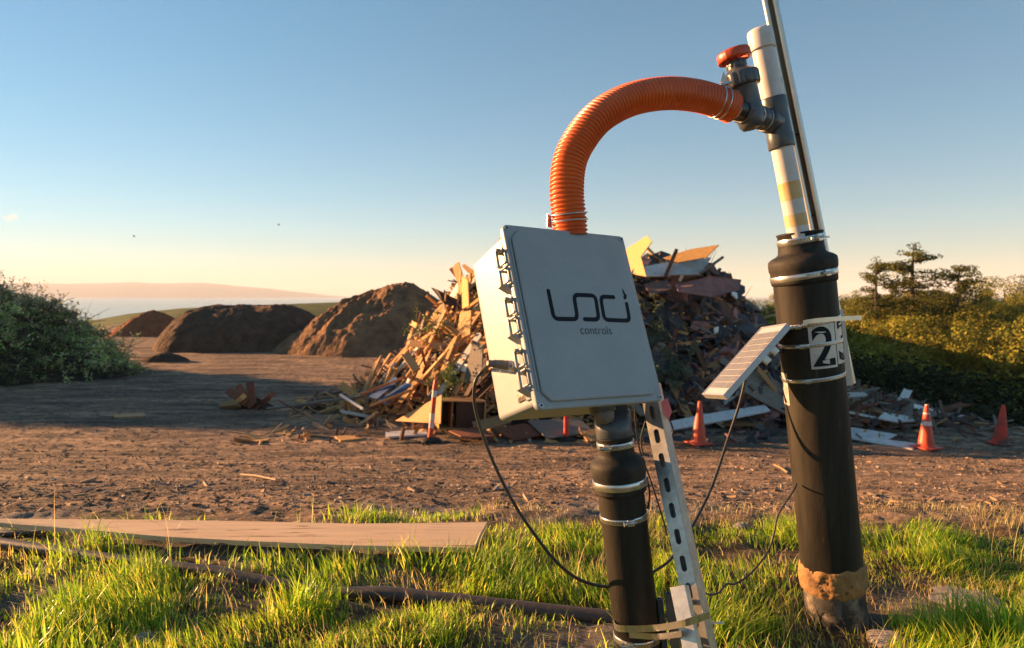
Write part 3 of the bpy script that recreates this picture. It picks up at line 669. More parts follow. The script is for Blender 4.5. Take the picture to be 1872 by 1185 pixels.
slab('white_board', [(1205, 775, 12.0), (1290, 758, 12.3), (1398, 741, 12.6), (1408, 752, 12.4), (1320, 770, 12.1), (1212, 790, 11.9)], M_white, .03, 'long white board lying behind the leftmost cone', 'board')
slab('cardboard_sheet', [(1262, 722, 12.9), (1352, 725, 13.0), (1372, 752, 12.8), (1275, 752, 12.6)], W_[2], .02, 'brown sheet leaning above the long white board', 'sheet')
slab('cardboard_sheet', [(1250, 782, 12.2), (1385, 788, 12.4), (1384, 806, 12.0), (1252, 795, 11.9)], W_[2], .02, 'brown sheet lying flat right behind the leftmost cone', 'sheet')
slab('cardboard_sheet', [(1318, 764, 12.6), (1395, 758, 12.8), (1412, 779, 12.3), (1320, 778, 12.2)], W_[0], .02, 'tan sheet lying just right below the long white board', 'sheet')
bar('grey_beam', (1380, 778, 12.3), (1446, 806, 12.0), .12, .06, W_[2], 'grey beam lying on the dirt behind the foot of the tall black pipe', 'beam')
def flat_ground(name, uv, mt, th, label, cat, up=.03):
    mb = MB(); pts = [ground_at(u, v) for u, v in uv]; z = max(p.z for p in pts)+up
    mb.slab([Vector((p.x, p.y, p.z*.5+z*.5)) for p in pts], th); return tag(mb.obj(name, mt), label, cat)
flat_ground('white_sheet', [(1548, 785), (1640, 800), (1622, 808), (1678, 815), (1668, 824), (1545, 806)], T_[4], .02, 'L-shaped pale sheet lying on the dirt left of the striped cone', 'sheet')
flat_ground('white_sheet', [(705, 792), (778, 789), (782, 798), (706, 802)], M_white, .03, 'flat white board on the dirt left of the tall orange post', 'board')
flat_ground('wood_scrap', [(612, 801), (650, 799), (664, 804), (622, 809)], W_[6], .03, 'small orange wood scrap lying alone on the dirt', 'wood scrap')
flat_ground('wood_scrap', [(207, 761), (262, 757), (268, 763), (210, 766)], W_[0], .03, 'pale wood scrap lying alone on the left of the lot', 'wood scrap')
slab('pale_scrap', [(1616, 755, 12.6), (1660, 762, 12.8), (1672, 770, 12.4), (1640, 772, 12.2), (1605, 765, 12.3)], T_[4], .03, 'pale broken slab in the low tail of the pile above the striped cone', 'slab')
slabn('plywood_sheet', [(722, 770), (808, 722), (806, 775)], 12.5, (-.62, -.55, .45), W_[1], .02, 'triangular plywood sheet leaning left of the tall orange post', 'plywood')
slab('dark_sheet', [(788, 526, 15.0), (800, 530, 14.8), (852, 556, 14.6), (846, 562, 14.5), (812, 556, 14.6)], W_[3], .03, 'dark pointed panel jutting out at the upper left of the debris pile', 'panel')
slabn('yellow_board', [(845, 505), (856, 512), (858, 560), (846, 565)], 14.6, (-.75, -.4, .3), W_[6], .03, 'yellow board standing upright against the left side of the box', 'board')
slabn('yellow_board', [(842, 572), (862, 568), (860, 612), (846, 618), (838, 600)], 13.6, (-.75, -.4, .5), W_[6], .03, 'large yellow board lying on the sunlit slope beside the box', 'board')
slabn('weathered_sheet', [(865, 622), (884, 630), (880, 700), (848, 700)], 12.9, (-.65, -.6, .3), W_[2], .03, 'grey grooved panel standing behind the black cable loop', 'panel')
bar('wooden_beam', (810, 590, 13.5), (836, 612, 13.3), .08, .05, W_[6], 'yellow beam lying across the upper sunlit slope', 'beam')
bar('wooden_beam', (742, 648, 13.2), (762, 678, 13.0), .16, .07, W_[0], 'short thick beam end pointing out of the left slope', 'beam')
bar('wooden_beam', (660, 722, 13.5), (740, 690, 13.0), .06, .05, W_[4], 'long brown beam slanting up out of the left foot of the pile', 'beam')
bar('wooden_beam', (680, 742, 12.6), (750, 714, 12.3), .13, .04, W_[0], 'wide brown board slanting up above the plywood triangle', 'beam')
bar('long_pole', (488, 748, 14.2), (668, 724, 13.7), .06, .05, W_[2], 'long grey pole lying between the red-brown posts and the debris pile', 'pole')
bar('white_stick', (622, 722, 13.7), (664, 748, 13.0), .04, .04, M_white, 'thin white stick leaning at the left foot of the pile', 'stick')
for q, (a, b) in enumerate([((676, 726), (722, 690)), ((690, 735), (742, 700))]):
    slab('blue_board', [(a[0], a[1], 13.3), (a[0]+14, a[1]+4, 13.1), (b[0]+10, b[1]+5, 13.2), (b[0], b[1], 13.5)], M_blue, .03, ['upper', 'lower'][q]+' of the two blue painted boards at the left foot of the pile', 'board')
# open plywood cabinet
def cabinet():
    p = ground_at(840, 786); p.z = tz(p.x, p.y)
    root = empty('wooden_cabinet', p, 'open plywood cabinet lying on its side behind the tall orange post', 'cabinet')
    M = Matrix.Translation(p+Vector((0, .2, .27))) @ Matrix.Rotation(.25, 4, 'Z') @ Matrix.Rotation(.06, 4, 'Y')
    W, D, H, t = .85, .5, .5, .02
    for nm, sz, c in (('bottom_panel', (W, D, t), (0, 0, -H/2)), ('top_panel', (W, D, t), (0, 0, H/2)), ('side_panel', (t, D, H-t-.002), (-W/2+.01, 0, 0)),
                      ('side_panel', (t, D, H-t-.002), (W/2-.01, 0, 0)), ('divider', (t, D-.05, H-t-.002), (-W*.22, .02, 0)), ('back_panel', (W-.05, t, H-t-.004), (0, D/2-.02, 0))):
        mb = MB(); mb.box(*sz, M, 0, c); mb.obj(nm, W_[3] if nm == 'back_panel' else W_[1], root, bevel=.002)
    mb = MB(); mb.box(.5, .015, H-t-.004, M, 0, (.14, -D/2+.05, 0)); mb.obj('door', W_[3], root)
cabinet()
for k, (pts, mi_) in enumerate([([(862, 772, 11.7), (920, 760, 12), (935, 772, 11.9), (880, 790, 11.5)], 0), ([(900, 785, 11.6), (960, 775, 11.9), (1010, 792, 11.6), (940, 806, 11.3)], 4), ([(965, 770, 11.9), (1060, 766, 12.1), (1085, 790, 11.6), (1000, 802, 11.3)], 2), ([(820, 788, 11.5), (880, 782, 11.7), (905, 798, 11.2), (850, 802, 11.0)], 4), ([(1060, 790, 11.5), (1100, 782, 11.7), (1110, 806, 11.2), (1075, 808, 11.1)], 0)]):
    slab('fallen_sheet', pts, W_[mi_], .025, ['tan sheet just right of the cabinet under the box', 'reddish sheet on the dirt below the box', 'grey-brown sheet on the dirt behind the short red post', 'reddish sheet at the foot of the tall orange post', 'tan sheet on the dirt just left of the near black pipe'][k], 'sheet')
# bundle of red-brown posts
for k, (a, b) in enumerate([((405, 742), (440, 738)), ((420, 748), (445, 725)), ((418, 715), (452, 738)), ((436, 706), (462, 745)), ((457, 700), (463, 742)), ((455, 728), (497, 748)), ((470, 745), (497, 722)), ((430, 745), (475, 748))]):
    bar('wooden_post', (a[0], a[1], 15.0), (b[0], b[1], 14.7), .15, .11, W_[[0, 6, 4, 4, 4, 3, 4, 3][k]], 'short red-brown post end in the small heap left of the debris pile', 'post', 'red-brown post ends in the small heap', .8)
# grey-green sage in the pile
def pile_plant(u, v, d, n, cols, label, seed, spread):
    c = P(u, v, d); root = empty('cut_branches', c, label, 'branches'); R = np.random.RandomState(seed)
    st = 26; P0 = R.normal(size=(st, 3))*spread*.5; D = R.normal(size=(st, 3))*[1, .5, .8]+[0, -.5, 0]; D /= np.linalg.norm(D, axis=1)[:, None]; L = R.uniform(.2, .45, st)
    V, Fq = ribbon_sticks(P0, D, L, np.full(st, .006)); npmesh('stems', V, Fq, M_twig, parent=root)
    k = R.randint(0, st, n); t = R.uniform(.1, 1, n); Pn = P0[k]+D[k]*(L[k]*t)[:, None]+R.normal(size=(n, 3))*.03
    V, Fq, c_ = leaf_quads(Pn, .03, pal(n, cols, seed), seed, .35); npmesh('foliage', V, Fq, M_leaf, col=c_, parent=root)
pile_plant(1225, 675, 12.7, 1500, [(.11, .17, .11), (.14, .20, .13), (.07, .12, .07)], 'grey-green cut branches low in the debris pile right of the box', 4, np.array([.32, .2, .28]))
pile_plant(1195, 610, 13.0, 700, [(.06, .10, .05), (.09, .13, .07)], 'dark green cut branches right beside the box', 5, np.array([.2, .2, .4]))
pile_plant(820, 690, 12.5, 700, [(.09, .15, .03), (.12, .17, .04)], 'green cut branches above the tall orange post', 6, np.array([.25, .2, .25]))
pile_plant(790, 600, 13.4, 500, [(.09, .13, .03), (.12, .15, .04)], 'olive cut branches high on the sunlit slope', 7, np.array([.35, .2, .15]))

# chips and stones strewn over the lot
def chips():
    R = np.random.RandomState(77); N = 30000
    d = 3.1*np.exp(R.uniform(0, 1, N)*math.log(22/3.1)); x = (R.uniform(-150, 2050, N)-936)/F*d; y = d
    k = (pileh(x, y) < .05) & ~((x > 8)&(y > 13)); x, y = x[k], y[k]; N = len(x)
    sz = np.minimum(np.exp(R.normal(-5.6, .5, N))*np.where(y > 7, 1.6, 1), .018); a = R.uniform(0, 6.28, N); til = R.normal(0, .25, N)
    A = np.stack([np.cos(a), np.sin(a), til], -1)*(sz*R.uniform(.8, 3.2, N))[:, None]; B = np.stack([-np.sin(a), np.cos(a), R.normal(0, .2, N)], -1)*sz[:, None]*.8
    C = np.stack([0*a, 0*a, np.ones(N)], -1)*sz[:, None]*.55
    P0 = np.stack([x, y, terr(x, y)+sz*.2], -1)
    vs = [P0+A*s1+B*s2*(.6 if s3 > 0 else 1)+C*s3 for s1 in (-1, 1) for s2 in (-1, 1) for s3 in (-1, 1)]
    V = np.stack(vs, 1).reshape(-1, 3); q = np.array([(0, 1, 3, 2), (4, 6, 7, 5), (0, 4, 5, 1), (2, 3, 7, 6), (0, 2, 6, 4), (1, 5, 7, 3)])
    Fq = (np.arange(N)[:, None, None]*8+q[None]).reshape(-1, 4)
    Md = mat('soil_clod', (.16, .11, .075), (.08, .058, .044), rough=.9, scale=9)
    Mc = mat('pale_chip', (.38, .24, .13), (.30, .19, .11), rough=.8, scale=9)
    Mg = mat('grey_stone', (.30, .26, .23), (.2, .18, .16), rough=.8, scale=9)
    mi = np.repeat(R.choice([0, 1, 2], N, p=[.70, .22, .08]), 6)
    o = npmesh('wood_chips', V, Fq, [Md, Mc, Mg], False, mi); tag(o, 'wood chips, clods and pebbles strewn over the dirt lot', 'wood chips', kind='stuff')
chips()
def stick(uv, r, label, up=.01):
    mb = MB(); pts = [ground_at(u, v)+Vector((0, 0, up)) for u, v in uv]; mb.tube(pts, r, 6); tag(mb.obj('fallen_stick', M_twigp), label, 'stick')
M_twigp = mat('pale_twig', (.33, .22, .12), (.22, .14, .08), rough=.8, scale=12)
stick([(440, 870), (470, 873), (505, 881)], .008, 'thin pale stick on the dirt above the middle of the plank', .015)
stick([(415, 790), (440, 793), (478, 798)], .012, 'pale forked stick in the middle of the lot', .02)
stick([(1415, 853), (1428, 859), (1440, 868)], .012, 'short pale stick left of the tall black pipe', .02)
# ---------------------------------------------------------------- cones and posts
M_cone = mat('orange_cone_rubber', (.68, .085, .025), (.55, .06, .02), rough=.5, scale=7, c3=(.20, .06, .035), s3=10, l3=.6, h3=.75)
M_dirty = mat('dirty_cone_rubber', (.60, .05, .02), (.12, .055, .04), rough=.7, scale=2.6, lo=.45, hi=.55)
M_tape = mat('white_reflective_tape', (.70, .62, .56), (.62, .25, .18), rough=.5, scale=18, lo=.5, hi=.7)
def cone(u, v, h, label, stripes, mt, lean=0):
    g = ground_at(u, v); g.z = tz(g.x, g.y); root = empty('traffic_cone', g, label, 'traffic cone', 'traffic cones along the lot')
    s = h/.71; M = Matrix.Translation(g) @ Matrix.Rotation(lean, 4, 'Y')
    mb = MB(); mb.rbox(.36*s, .36*s, .03*s, .01, M @ Matrix.Rotation(.4, 4, 'Z'), 0, (0, 0, .02)); mb.obj('base', mt, root)
    mb = MB(); mb.lathe([(.145*s, .034*s), (.13*s, .06*s), (.118*s, .1*s), (.028*s, .70*s), (.02*s, .71*s)], 28, M); mb.obj('cone_body', mt, root)
    for z0, z1 in stripes:
        rr = lambda z: (.118-(z-.1)*.15)*s+.0025
        mb = MB(); mb.lathe([(rr(z0), z0*s), (rr(z1), z1*s)], 28, M, caps=False); mb.obj('reflective_band', M_tape, root)
    if stripes:
        mb = MB(); mb.lathe([(.031*s, .675*s), (.026*s, .715*s)], 20, M); mb.obj('tip', M_tape, root)
cone(1277, 812, .70, 'plain bright orange cone between the near pipe and the tall pipe', [], M_cone, .02)
cone(1693, 820, .68, 'orange cone with worn white bands beside the L-shaped pale sheet', [(.38, .45), (.56, .585)], M_cone, -.01)
cone(1828, 813, .66, 'rightmost cone, red with a dirty brown side', [], M_dirty, .06)
def post(u, v, h, label, lean, bands, mt, r=.04):
    g = ground_at(u, v); g.z = tz(g.x, g.y); root = empty('delineator_post', g, label, 'delineator post'); M = Matrix.Translation(g) @ Matrix.Rotation(lean, 4, 'Y')
    mb = MB(); mb.lathe([(.18, .0), (.18, .03), (.09, .05), (.05, .07)], 8, Matrix.Translation(g)); mb.obj('rubber_base', M_rubber, root)
    mb = MB(); mb.lathe([(r*1.15, .05), (r, .2), (r, h*.84), (r*.85, h*.86), (r*.85, h*.9), (r*.4, h*.93)], 18, M); mb.obj('tube', mt, root)
    mb = MB(); mb.tube([M @ Vector((r*.5*math.cos(a), 0, h*.955+r*.9*math.sin(a))) for a in np.linspace(-1.2, 4.3, 12)], .009, 6); mb.obj('top_loop', mt, root)
    for a, b in bands:
        mb = MB(); mb.lathe([(r+.003, a*h), (r+.003, b*h)], 18, M, caps=False); mb.obj('reflective_band', M_tape, root)
M_red = mat('fluorescent_red_plastic', (.75, .055, .03), (.65, .04, .025), rough=.45, scale=7)
post(786, 807, 1.12, 'tall orange post with white bands leaning right in front of the plywood cabinet', .10, [(.20, .42), (.66, .76)], M_cone)
post(1035, 805, 1.0, 'short bright red post showing below the box', .0, [], M_red, .042)
# pumpkin
g = ground_at(14, 697); g.z = tz(g.x, g.y)
root = empty('pumpkin', g, 'orange pumpkin on the dirt at the foot of the green waste pile', 'pumpkin')
mb = MB(); mb.lathe([(.02, .0), (.10, .01), (.16, .07), (.17, .13), (.13, .2), (.06, .225), (.01, .215)], 40, Matrix.Translation(g), rib=lambda a, j: 1-.06*abs(math.sin(a*5))); mb.obj('rind', mat('pumpkin_rind', (.50, .12, .03), (.42, .09, .03), rough=.5, scale=5), root)
mb = MB(); mb.tube([g+Vector((0, 0, .21)), g+Vector((.01, 0, .25)), g+Vector((.03, 0, .27))], .012, 6); mb.obj('stem', M_twig, root)
# birds
def bird(u, v, d, s, label, flap):
    c = P(u, v, d); r_ = empty('bird', c, label, 'bird'); mb = MB(); M = Matrix.Translation(c) @ Matrix.Rotation(math.pi/2, 4, 'Y') @ Matrix.Scale(s, 4)
    mb.lathe([(.005, -.22), (.05, -.12), (.07, 0), (.05, .1), (.035, .15), (.04, .19), (.005, .25)], 10, M)
    for sd in (-1, 1):
        q = lambda x, y, z: c+Vector((x, y*sd, z))*s
        mb.slab([q(-.08, .03, .02), q(.09, .03, .02), q(.12, .25, .02+flap), q(.02, .55, flap*1.8), q(-.06, .28, flap)], .012*s)
    mb.obj('body', mat('bird_feathers', (.05, .045, .04), rough=.8), r_)
bird(245, 433, 60, .42, 'lower, leftmost of the two small birds flying in the sky', .2)
bird(509, 410, 60, .5, 'small bird flying right of the other one', -.12)

# ---------------------------------------------------------------- foreground: plank, ground pipe, scraps, stones
def plank():
    Mp = mat('plank_wood', (.76, .52, .30), (.62, .40, .22), rough=.6, spec=.3, scale=2.2, coord='Object', stretch=(1.0, 16, 16), lo=.3, hi=.7, bump=.0015, bscale=5, c3=(.20, .11, .06), s3=3.2, l3=.585, h3=.66)
    far = [(-260, 946), (-120, 947), (0, 948), (140, 949), (300, 950), (470, 953), (640, 957), (780, 956), (891, 954)]
    near = [(-260, 950), (-120, 952), (0, 956), (140, 967), (300, 981), (470, 990), (640, 997), (780, 1000), (866, 1001)]
    def pt(u, v, zz):
        r = ray(u, v); return Vector((0, 0, EYE))+r*((zz-EYE)/r.z)
    zs = [.06, .06, .062, .064, .068, .07, .07, .07, .068]
    A = [pt(u, v, z+.006) for (u, v), z in zip(far, zs)]; B = [pt(u, v, z-.004) for (u, v), z in zip(near, zs)]
    mb = MB(); n = len(A); vs = A+B+[p-Vector((0, 0, .019)) for p in A+B]
    fs = []
    for i in range(n-1): fs += [(i, i+1, n+i+1, n+i), (2*n+i, 3*n+i, 3*n+i+1, 2*n+i+1), (i, 2*n+i, 2*n+i+1, i+1), (n+i, n+i+1, 3*n+i+1, 3*n+i)]
    fs += [(0, n, 3*n, 2*n), (n-1, 3*n-1, 4*n-1, 2*n-1)]
    mb.add(vs, fs); tag(mb.obj('wooden_plank', Mp, bevel=.0015), 'long wooden plank lying along the edge of the grass', 'plank')
    return [(p.x, p.y) for p in A], [(p.x, p.y) for p in B]
PA, PBn = plank()
GP = [(-260, 968), (-60, 986), (30, 999), (200, 1024), (400, 1049), (600, 1075), (700, 1085), (860, 1102), (1000, 1118), (1130, 1132)]
def ground_pipe():
    pts = []
    for u, v in GP:
        r = ray(u, v); pts.append(Vector((0, 0, EYE))+r*((.016-EYE)/r.z))
    for i, p in enumerate(pts): p.z += -.022 if i == 5 else 0
    out = []
    for i in range(len(pts)-1):
        for t in np.linspace(0, 1, 7)[:-1]: out.append(pts[i].lerp(pts[i+1], t))
    mb = MB(); mb.tube(out+[pts[-1]], .023, 20)
    Mr = mat('rust_dusted_black_pipe', (.028, .024, .023), (.07, .048, .038), rough=.5, scale=8, c3=(.18, .10, .06), s3=13, l3=.52, h3=.8, bump=.001)
    tag(mb.obj('ground_pipe', Mr), 'black pipe lying in the grass in front of the plank', 'pipe')
    return [(p.x, p.y) for p in out]
GPP = ground_pipe()
M_stone = mat('grey_stone_near', (.26, .23, .21), (.15, .13, .12), rough=.85, scale=12, bump=.006, bscale=30)
def rock(u, v, s, label, seed, fl=.5, mt=None, up=0):
    g = ground_at(u, v); bm = bmesh.new(); bmesh.ops.create_icosphere(bm, subdivisions=4, radius=s)
    for q in bm.verts:
        n_ = mn.noise(q.co*(.9/s)+Vector((seed*3, 1, 2)))+.4*mn.noise(q.co*(2.6/s)+Vector((seed, 5, 2)))+.12*mn.noise(q.co*(8/s))
        q.co *= 1+.4*n_; q.co.z *= fl
    me = bpy.data.meshes.new('rock'); bm.to_mesh(me); bm.free(); me.materials.append(mt or M_stone)
    o = bpy.data.objects.new('rock', me); COL.objects.link(o); o.location = g+Vector((0, 0, s*fl*.25+up)); tag(o, label, 'rock'); return o
rock(268, 1178, .030, 'small grey rock in the grass at the bottom left', 1, .8)
rock(1265, 962, .024, 'rust-coloured rock on the bare strip behind the strut', 2, .7, mat('tan_stone', (.40, .24, .12), (.3, .18, .1), rough=.85, scale=12))
rock(1355, 968, .03, 'pale rock on the bare strip left of the tall pipe', 3, .7)
rock(1640, 1178, .075, 'flat grey rock at the foot of the tall pipe, half buried', 4, .3)
rock(1775, 1105, .11, 'broad grey slab of dried mud right of the tall pipe', 5, .15)
rock(1845, 1130, .022, 'small pale stone at the right edge of the grass', 6, .5)
flat_ground('grey_slab', [(468, 1004), (520, 998), (580, 1004), (588, 1018), (560, 1026), (500, 1022), (470, 1014)], M_stone, .012, 'flat grey scrap of sheet lying in front of the plank', 'scrap', .02)
flat_ground('grey_strip', [(575, 1020), (640, 1020), (700, 1026), (640, 1033), (580, 1028)], M_stone, .012, 'narrow grey strip to the right of the flat grey scrap', 'scrap', .02)
flat_ground('grey_strip', [(-40, 975), (70, 975), (75, 982), (-40, 986)], M_stone, .012, 'pale flat strip in the grass at the left edge of the view', 'scrap', .03)

# ---------------------------------------------------------------- grass
def grass():
    R = np.random.RandomState(123)
    def field(n, xr, yr, hs, cols, seed, dens, wd=.0016, bend=.5, segs=3, clump=True):
        x = R.uniform(*xr, n); y = R.uniform(*yr, n)
        k = R.uniform(size=n) < dens(x, y); x, y = x[k], y[k]
        # no blades growing through the plank or the pipe
        ax = np.array([p[0] for p in PA]); ay = np.array([p[1] for p in PA]); bx = np.array([p[0] for p in PBn]); by = np.array([p[1] for p in PBn])
        k = ~((x < ax[-1]-.0) & (y < np.interp(x, ax, ay)+.004) & (y > np.interp(x, bx, by)-.004))
        px_ = np.array([p[0] for p in GPP]); py_ = np.array([p[1] for p in GPP])
        k &= ~((np.abs(y-np.interp(x, px_, py_)) < .033) & (x < px_[-1]))
        k &= (np.hypot(x-.29, y-1.5) > .06) & (np.hypot(x-1.0, y-1.99) > .10)
        x, y = x[k], y[k]; n = len(x)
        cl = np.clip(.62+1.0*fbm(x*3.3, y*3.3, 3, seed), .22, 1.6)
        h = hs*cl*R.uniform(.45, 1.25, n); w_ = wd*R.uniform(.6, 1.5, n)*(.7+.5*cl)
        a = 6.28*vn(x*5, y*5, seed+4)*1.2+R.normal(0, .9, n); bd = bend*R.uniform(.2, 1.3, n)
        dx = np.cos(a); dy = np.sin(a); sx = -dy; sy = dx
        z0 = terr(x, y)-.004; vs = []
        for j in range(segs+1):
            t = j/segs; off = bd*h*t*t; hh = h*(t-.28*bd*t*t*t); ww = w_*(1-t**1.8)*.98+.00012
            cx = x+dx*off; cy = y+dy*off; cz = z0+hh
            vs.append(np.stack([cx-sx*ww, cy-sy*ww, cz], -1)); vs.append(np.stack([cx+sx*ww, cy+sy*ww, cz], -1))
        V = np.stack(vs, 1).reshape(-1, 3); m = 2*(segs+1)
        b = np.arange(n)[:, None]*m
        Fq = np.concatenate([np.stack([b[:, 0]+2*j, b[:, 0]+2*j+1, b[:, 0]+2*j+3, b[:, 0]+2*j+2], -1) for j in range(segs)])
        cc = np.minimum(pal(n, cols, seed, .3)*1.55, .75); c = np.repeat(np.concatenate([cc, np.ones((n, 1))], 1), m, 0)
        return V, Fq, c
    def bare(x, y):
        b = sst((fbm(x*1.3+3, y*1.9, 3, 77)-.10)/.2)*.75
        u = 936+F*x/y
        for cx, cy, rx, ry in ((-1.28, 2.42, .55, .10), (-.42, 2.0, .13, .07), (1.28, 2.05, .27, .22), (-.9, 1.6, .2, .12), (.95, 2.45, .5, .10)):
            b = np.maximum(b, sst(1.5-np.hypot((x-cx)/rx, (y-cy)/ry)*1.1))
        return np.clip(b, 0, .97)
    def dens(x, y):
        edge = 2.62+.12*fbm(x*2.2, x*0, 3, 7)+np.where(x > -.05, .06, 0)-np.where(x > 1.15, .12, 0)+np.where(x < -.1, -.10, 0)
        d = (1-sst((y-edge)/.22))*(1-bare(x, y))
        tuft = np.exp(-((x+.55)/.16)**2-((y-2.98)/.09)**2)+np.exp(-((x+.28)/.13)**2-((y-2.93)/.06)**2)*.5
        return np.clip(d*(.26+.95*sst(.48+1.8*fbm(x*3.4, y*3.4, 3, 17)))+tuft*.9, 0, 1)
    def dens2(x, y):
        edge = np.where(x < -.15, 2.55, 3.0)+.2*fbm(x*2, y*2, 3, 27); return (1-sst((y-edge)/.4))*.5*sst(.6+fbm(x*4, y*4, 3, 29))
    green = [(.16, .28, .018), (.22, .34, .022), (.28, .36, .03), (.10, .20, .015), (.36, .38, .04), (.17, .28, .02), (.42, .38, .07)]
    straw = [(.40, .30, .13), (.32, .22, .10), (.46, .36, .18), (.25, .24, .07)]
    parts = [field(170000, (-2.7, 2.3), (.9, 3.15), .108, green, 1, dens, wd=.0019, bend=.65),
             field(70000, (-2.9, 2.9), (1.2, 3.7), .07, straw, 2, dens2, wd=.0010, bend=.7),
             field(26000, (-2.7, 2.3), (1.0, 3.1), .06, straw+green, 3, lambda x, y: dens(x, y)*.8+.15*(y < 2.5), wd=.0011, bend=1.1),
             field(1300, (-2.5, 2.4), (1.3, 2.75), .21, straw, 4, lambda x, y: .5+0*x, wd=.0007, bend=.5, segs=4)]
    V = []; Q = []; C = []; o = 0
    for v, f, c in parts: V.append(v); Q.append(f+o); C.append(c); o += len(v)
    ob = npmesh('grass', np.concatenate(V), np.concatenate(Q), M_grass, False, col=np.concatenate(C))
    tag(ob, 'green and straw-coloured grass blades growing along the front of the lot', 'grass', kind='stuff')
grass()
# ---------------------------------------------------------------- wellheads, box, hose, panel
def line_fn(u0, v0, k, d): return lambda v: P(u0+k*(v-v0), v, d)
def lathe_v(mb, fn, prof, d, n=40, mi=0, rib=None, caps=True, tilt=None):
    """prof (radius in pixels, v); the axis follows fn"""
    o = fn(prof[0][1]); e = fn(prof[-1][1]); M = fr4(o, e-o, (0, -1, 0)); s = d/F
    mb.lathe([(r*s, (fn(v)-o).length) for r, v in prof], n, M, mi, True, caps, rib)
M_band_slot = bpy.data.materials.new('slotted_band')
def slotted(m):
    m.use_nodes = True; t = m.node_tree; N = t.nodes; L = t.links; b = N['Principled BSDF']; b.inputs['Metallic'].default_value = .9; b.inputs['Roughness'].default_value = .3
    uv = N.new('ShaderNodeAttribute'); uv.attribute_name = 'along'
    mu = N.new('ShaderNodeMath'); mu.operation = 'FRACT'; L.new(uv.outputs['Fac'], mu.inputs[0])
    gt = N.new('ShaderNodeMath'); gt.operation = 'GREATER_THAN'; gt.inputs[1].default_value = .55; L.new(mu.outputs[0], gt.inputs[0])
    mx = N.new('ShaderNodeMix'); mx.data_type = 'RGBA'; mx.inputs[6].default_value = (.55, .53, .5, 1); mx.inputs[7].default_value = (.07, .06, .055, 1)
    L.new(gt.outputs[0], mx.inputs[0]); L.new(mx.outputs[2], b.inputs['Base Color'])
slotted(M_band_slot)
def clamp(parent, fn, v, r, h, d, ang, tilt=(0, 0), slots=(0, 0), tail=0, housing=1):
    """worm-drive clamp: band > slotted strip, screw housing, screw.  ang: housing angle (0 faces the camera, + right)"""
    c = fn(v); axis = fn(v-30)-c; M = fr4(c, axis, (0, -1, 0)) @ Matrix.Rotation(tilt[0], 4, 'X') @ Matrix.Rotation(tilt[1], 4, 'Y')
    mb = MB(); mb.lathe([(r-.0015, -h/2), (r+.0008, -h/2), (r+.0014, -h/2+.0008), (r+.0014, h/2-.0008), (r+.0008, h/2), (r-.0015, h/2)], 56, M, caps=False)
    root = mb.obj('hose_clamp', M_band, parent)
    a = ang; R_ = M @ Matrix.Rotation(a, 4, 'Z') @ Matrix.Translation((r+.004, 0, 0))
    if slots[1] > slots[0]:
        n = 30; vs = []; al = []
        for i in range(n+1):
            q = math.radians(slots[0]+(slots[1]-slots[0])*i/n)
            for zz in (-h*.28, h*.28):
                vs.append(M @ Vector(((r+.0022)*math.cos(q), (r+.0022)*math.sin(q), zz))); al.append(q*r/.0034)
        m2 = MB(); m2.add(vs, [(2*i, 2*i+2, 2*i+3, 2*i+1) for i in range(n)], smooth=True); o = m2.obj('slotted_strip', M_band_slot, root)
        at = o.data.attributes.new('along', 'FLOAT', 'POINT'); at.data.foreach_set('value', al)
    if housing:
        m2 = MB(); m2.rbox(.008, .017*housing, h*1.15, .0015, R_); m2.obj('screw_housing', M_band, root)
        m2 = MB(); m2.lathe([(.0052, -.017*housing), (.0055, -.011*housing), (.0035, -.0105*housing), (.0035, .012*housing)], 12, R_ @ Matrix.Translation((.003, 0, 0)) @ Matrix.Rotation(-math.pi/2, 4, 'X')); m2.obj('screw', M_steel, root)
    if tail:
        m2 = MB(); m2.rbox(.0012, tail, h, .0004, M @ Matrix.Rotation(math.radians(slots[1] or 80), 4, 'Z') @ Matrix.Translation((r+.0025, tail/2, 0))); m2.obj('band_tail', M_band, root)
    return root
def catmull(pts, n):
    pts = [Vector(p) for p in pts]; q = [pts[0]*2-pts[1]]+pts+[pts[-1]*2-pts[-2]]; out = []
    for i in range(1, len(q)-2):
        for k in range(24):
            t = k/24; a, b, c, d = q[i-1:i+3]
            out.append(.5*((2*b)+(c-a)*t+(2*a-5*b+4*c-d)*t*t+(3*b-a-3*c+d)*t**3))
    out.append(pts[-1]); L = [0]
    for i in range(1, len(out)): L.append(L[-1]+(out[i]-out[i-1]).length)
    res = []; j = 0
    for k in range(n):
        s = L[-1]*k/(n-1)
        while j < len(L)-2 and L[j+1] < s: j += 1
        t = (s-L[j])/max(L[j+1]-L[j], 1e-9); res.append(out[j].lerp(out[j+1], min(t, 1)))
    return res
# --- near well pipe
DL = 1.6; Lf = line_fn(1119, 759, .1145, DL)
lw = empty('well_pipe', (Lf(1490).x, DL, 0), 'near black wellhead pipe with rubber reducer standing right below the grey box', 'well pipe')
mb = MB(); lathe_v(mb, Lf, [(42.5, 1520), (42.5, 889)], DL, 56); mb.obj('casing', M_hdpe, lw)
mb = MB(); lathe_v(mb, Lf, [(43.5, 897), (47.5, 897), (48, 893), (48, 889), (48.6, 871), (49.5, 869), (50.8, 854), (50.8, 848), (49.2, 842.5), (43, 837), (36, 832.5), (33.6, 829), (33, 826), (32.6, 800), (33.6, 799), (33.6, 797), (30, 797)], DL, 56); mb.obj('rubber_reducer', M_rubber, lw)
mb = MB(); lathe_v(mb, Lf, [(31, 812), (31, 797), (33, 797), (33.6, 795), (33.6, 752), (30.5, 752), (30.5, 728)], DL, 56); mb.obj('grey_coupling', M_pvcgrey, lw)
s_ = DL/F
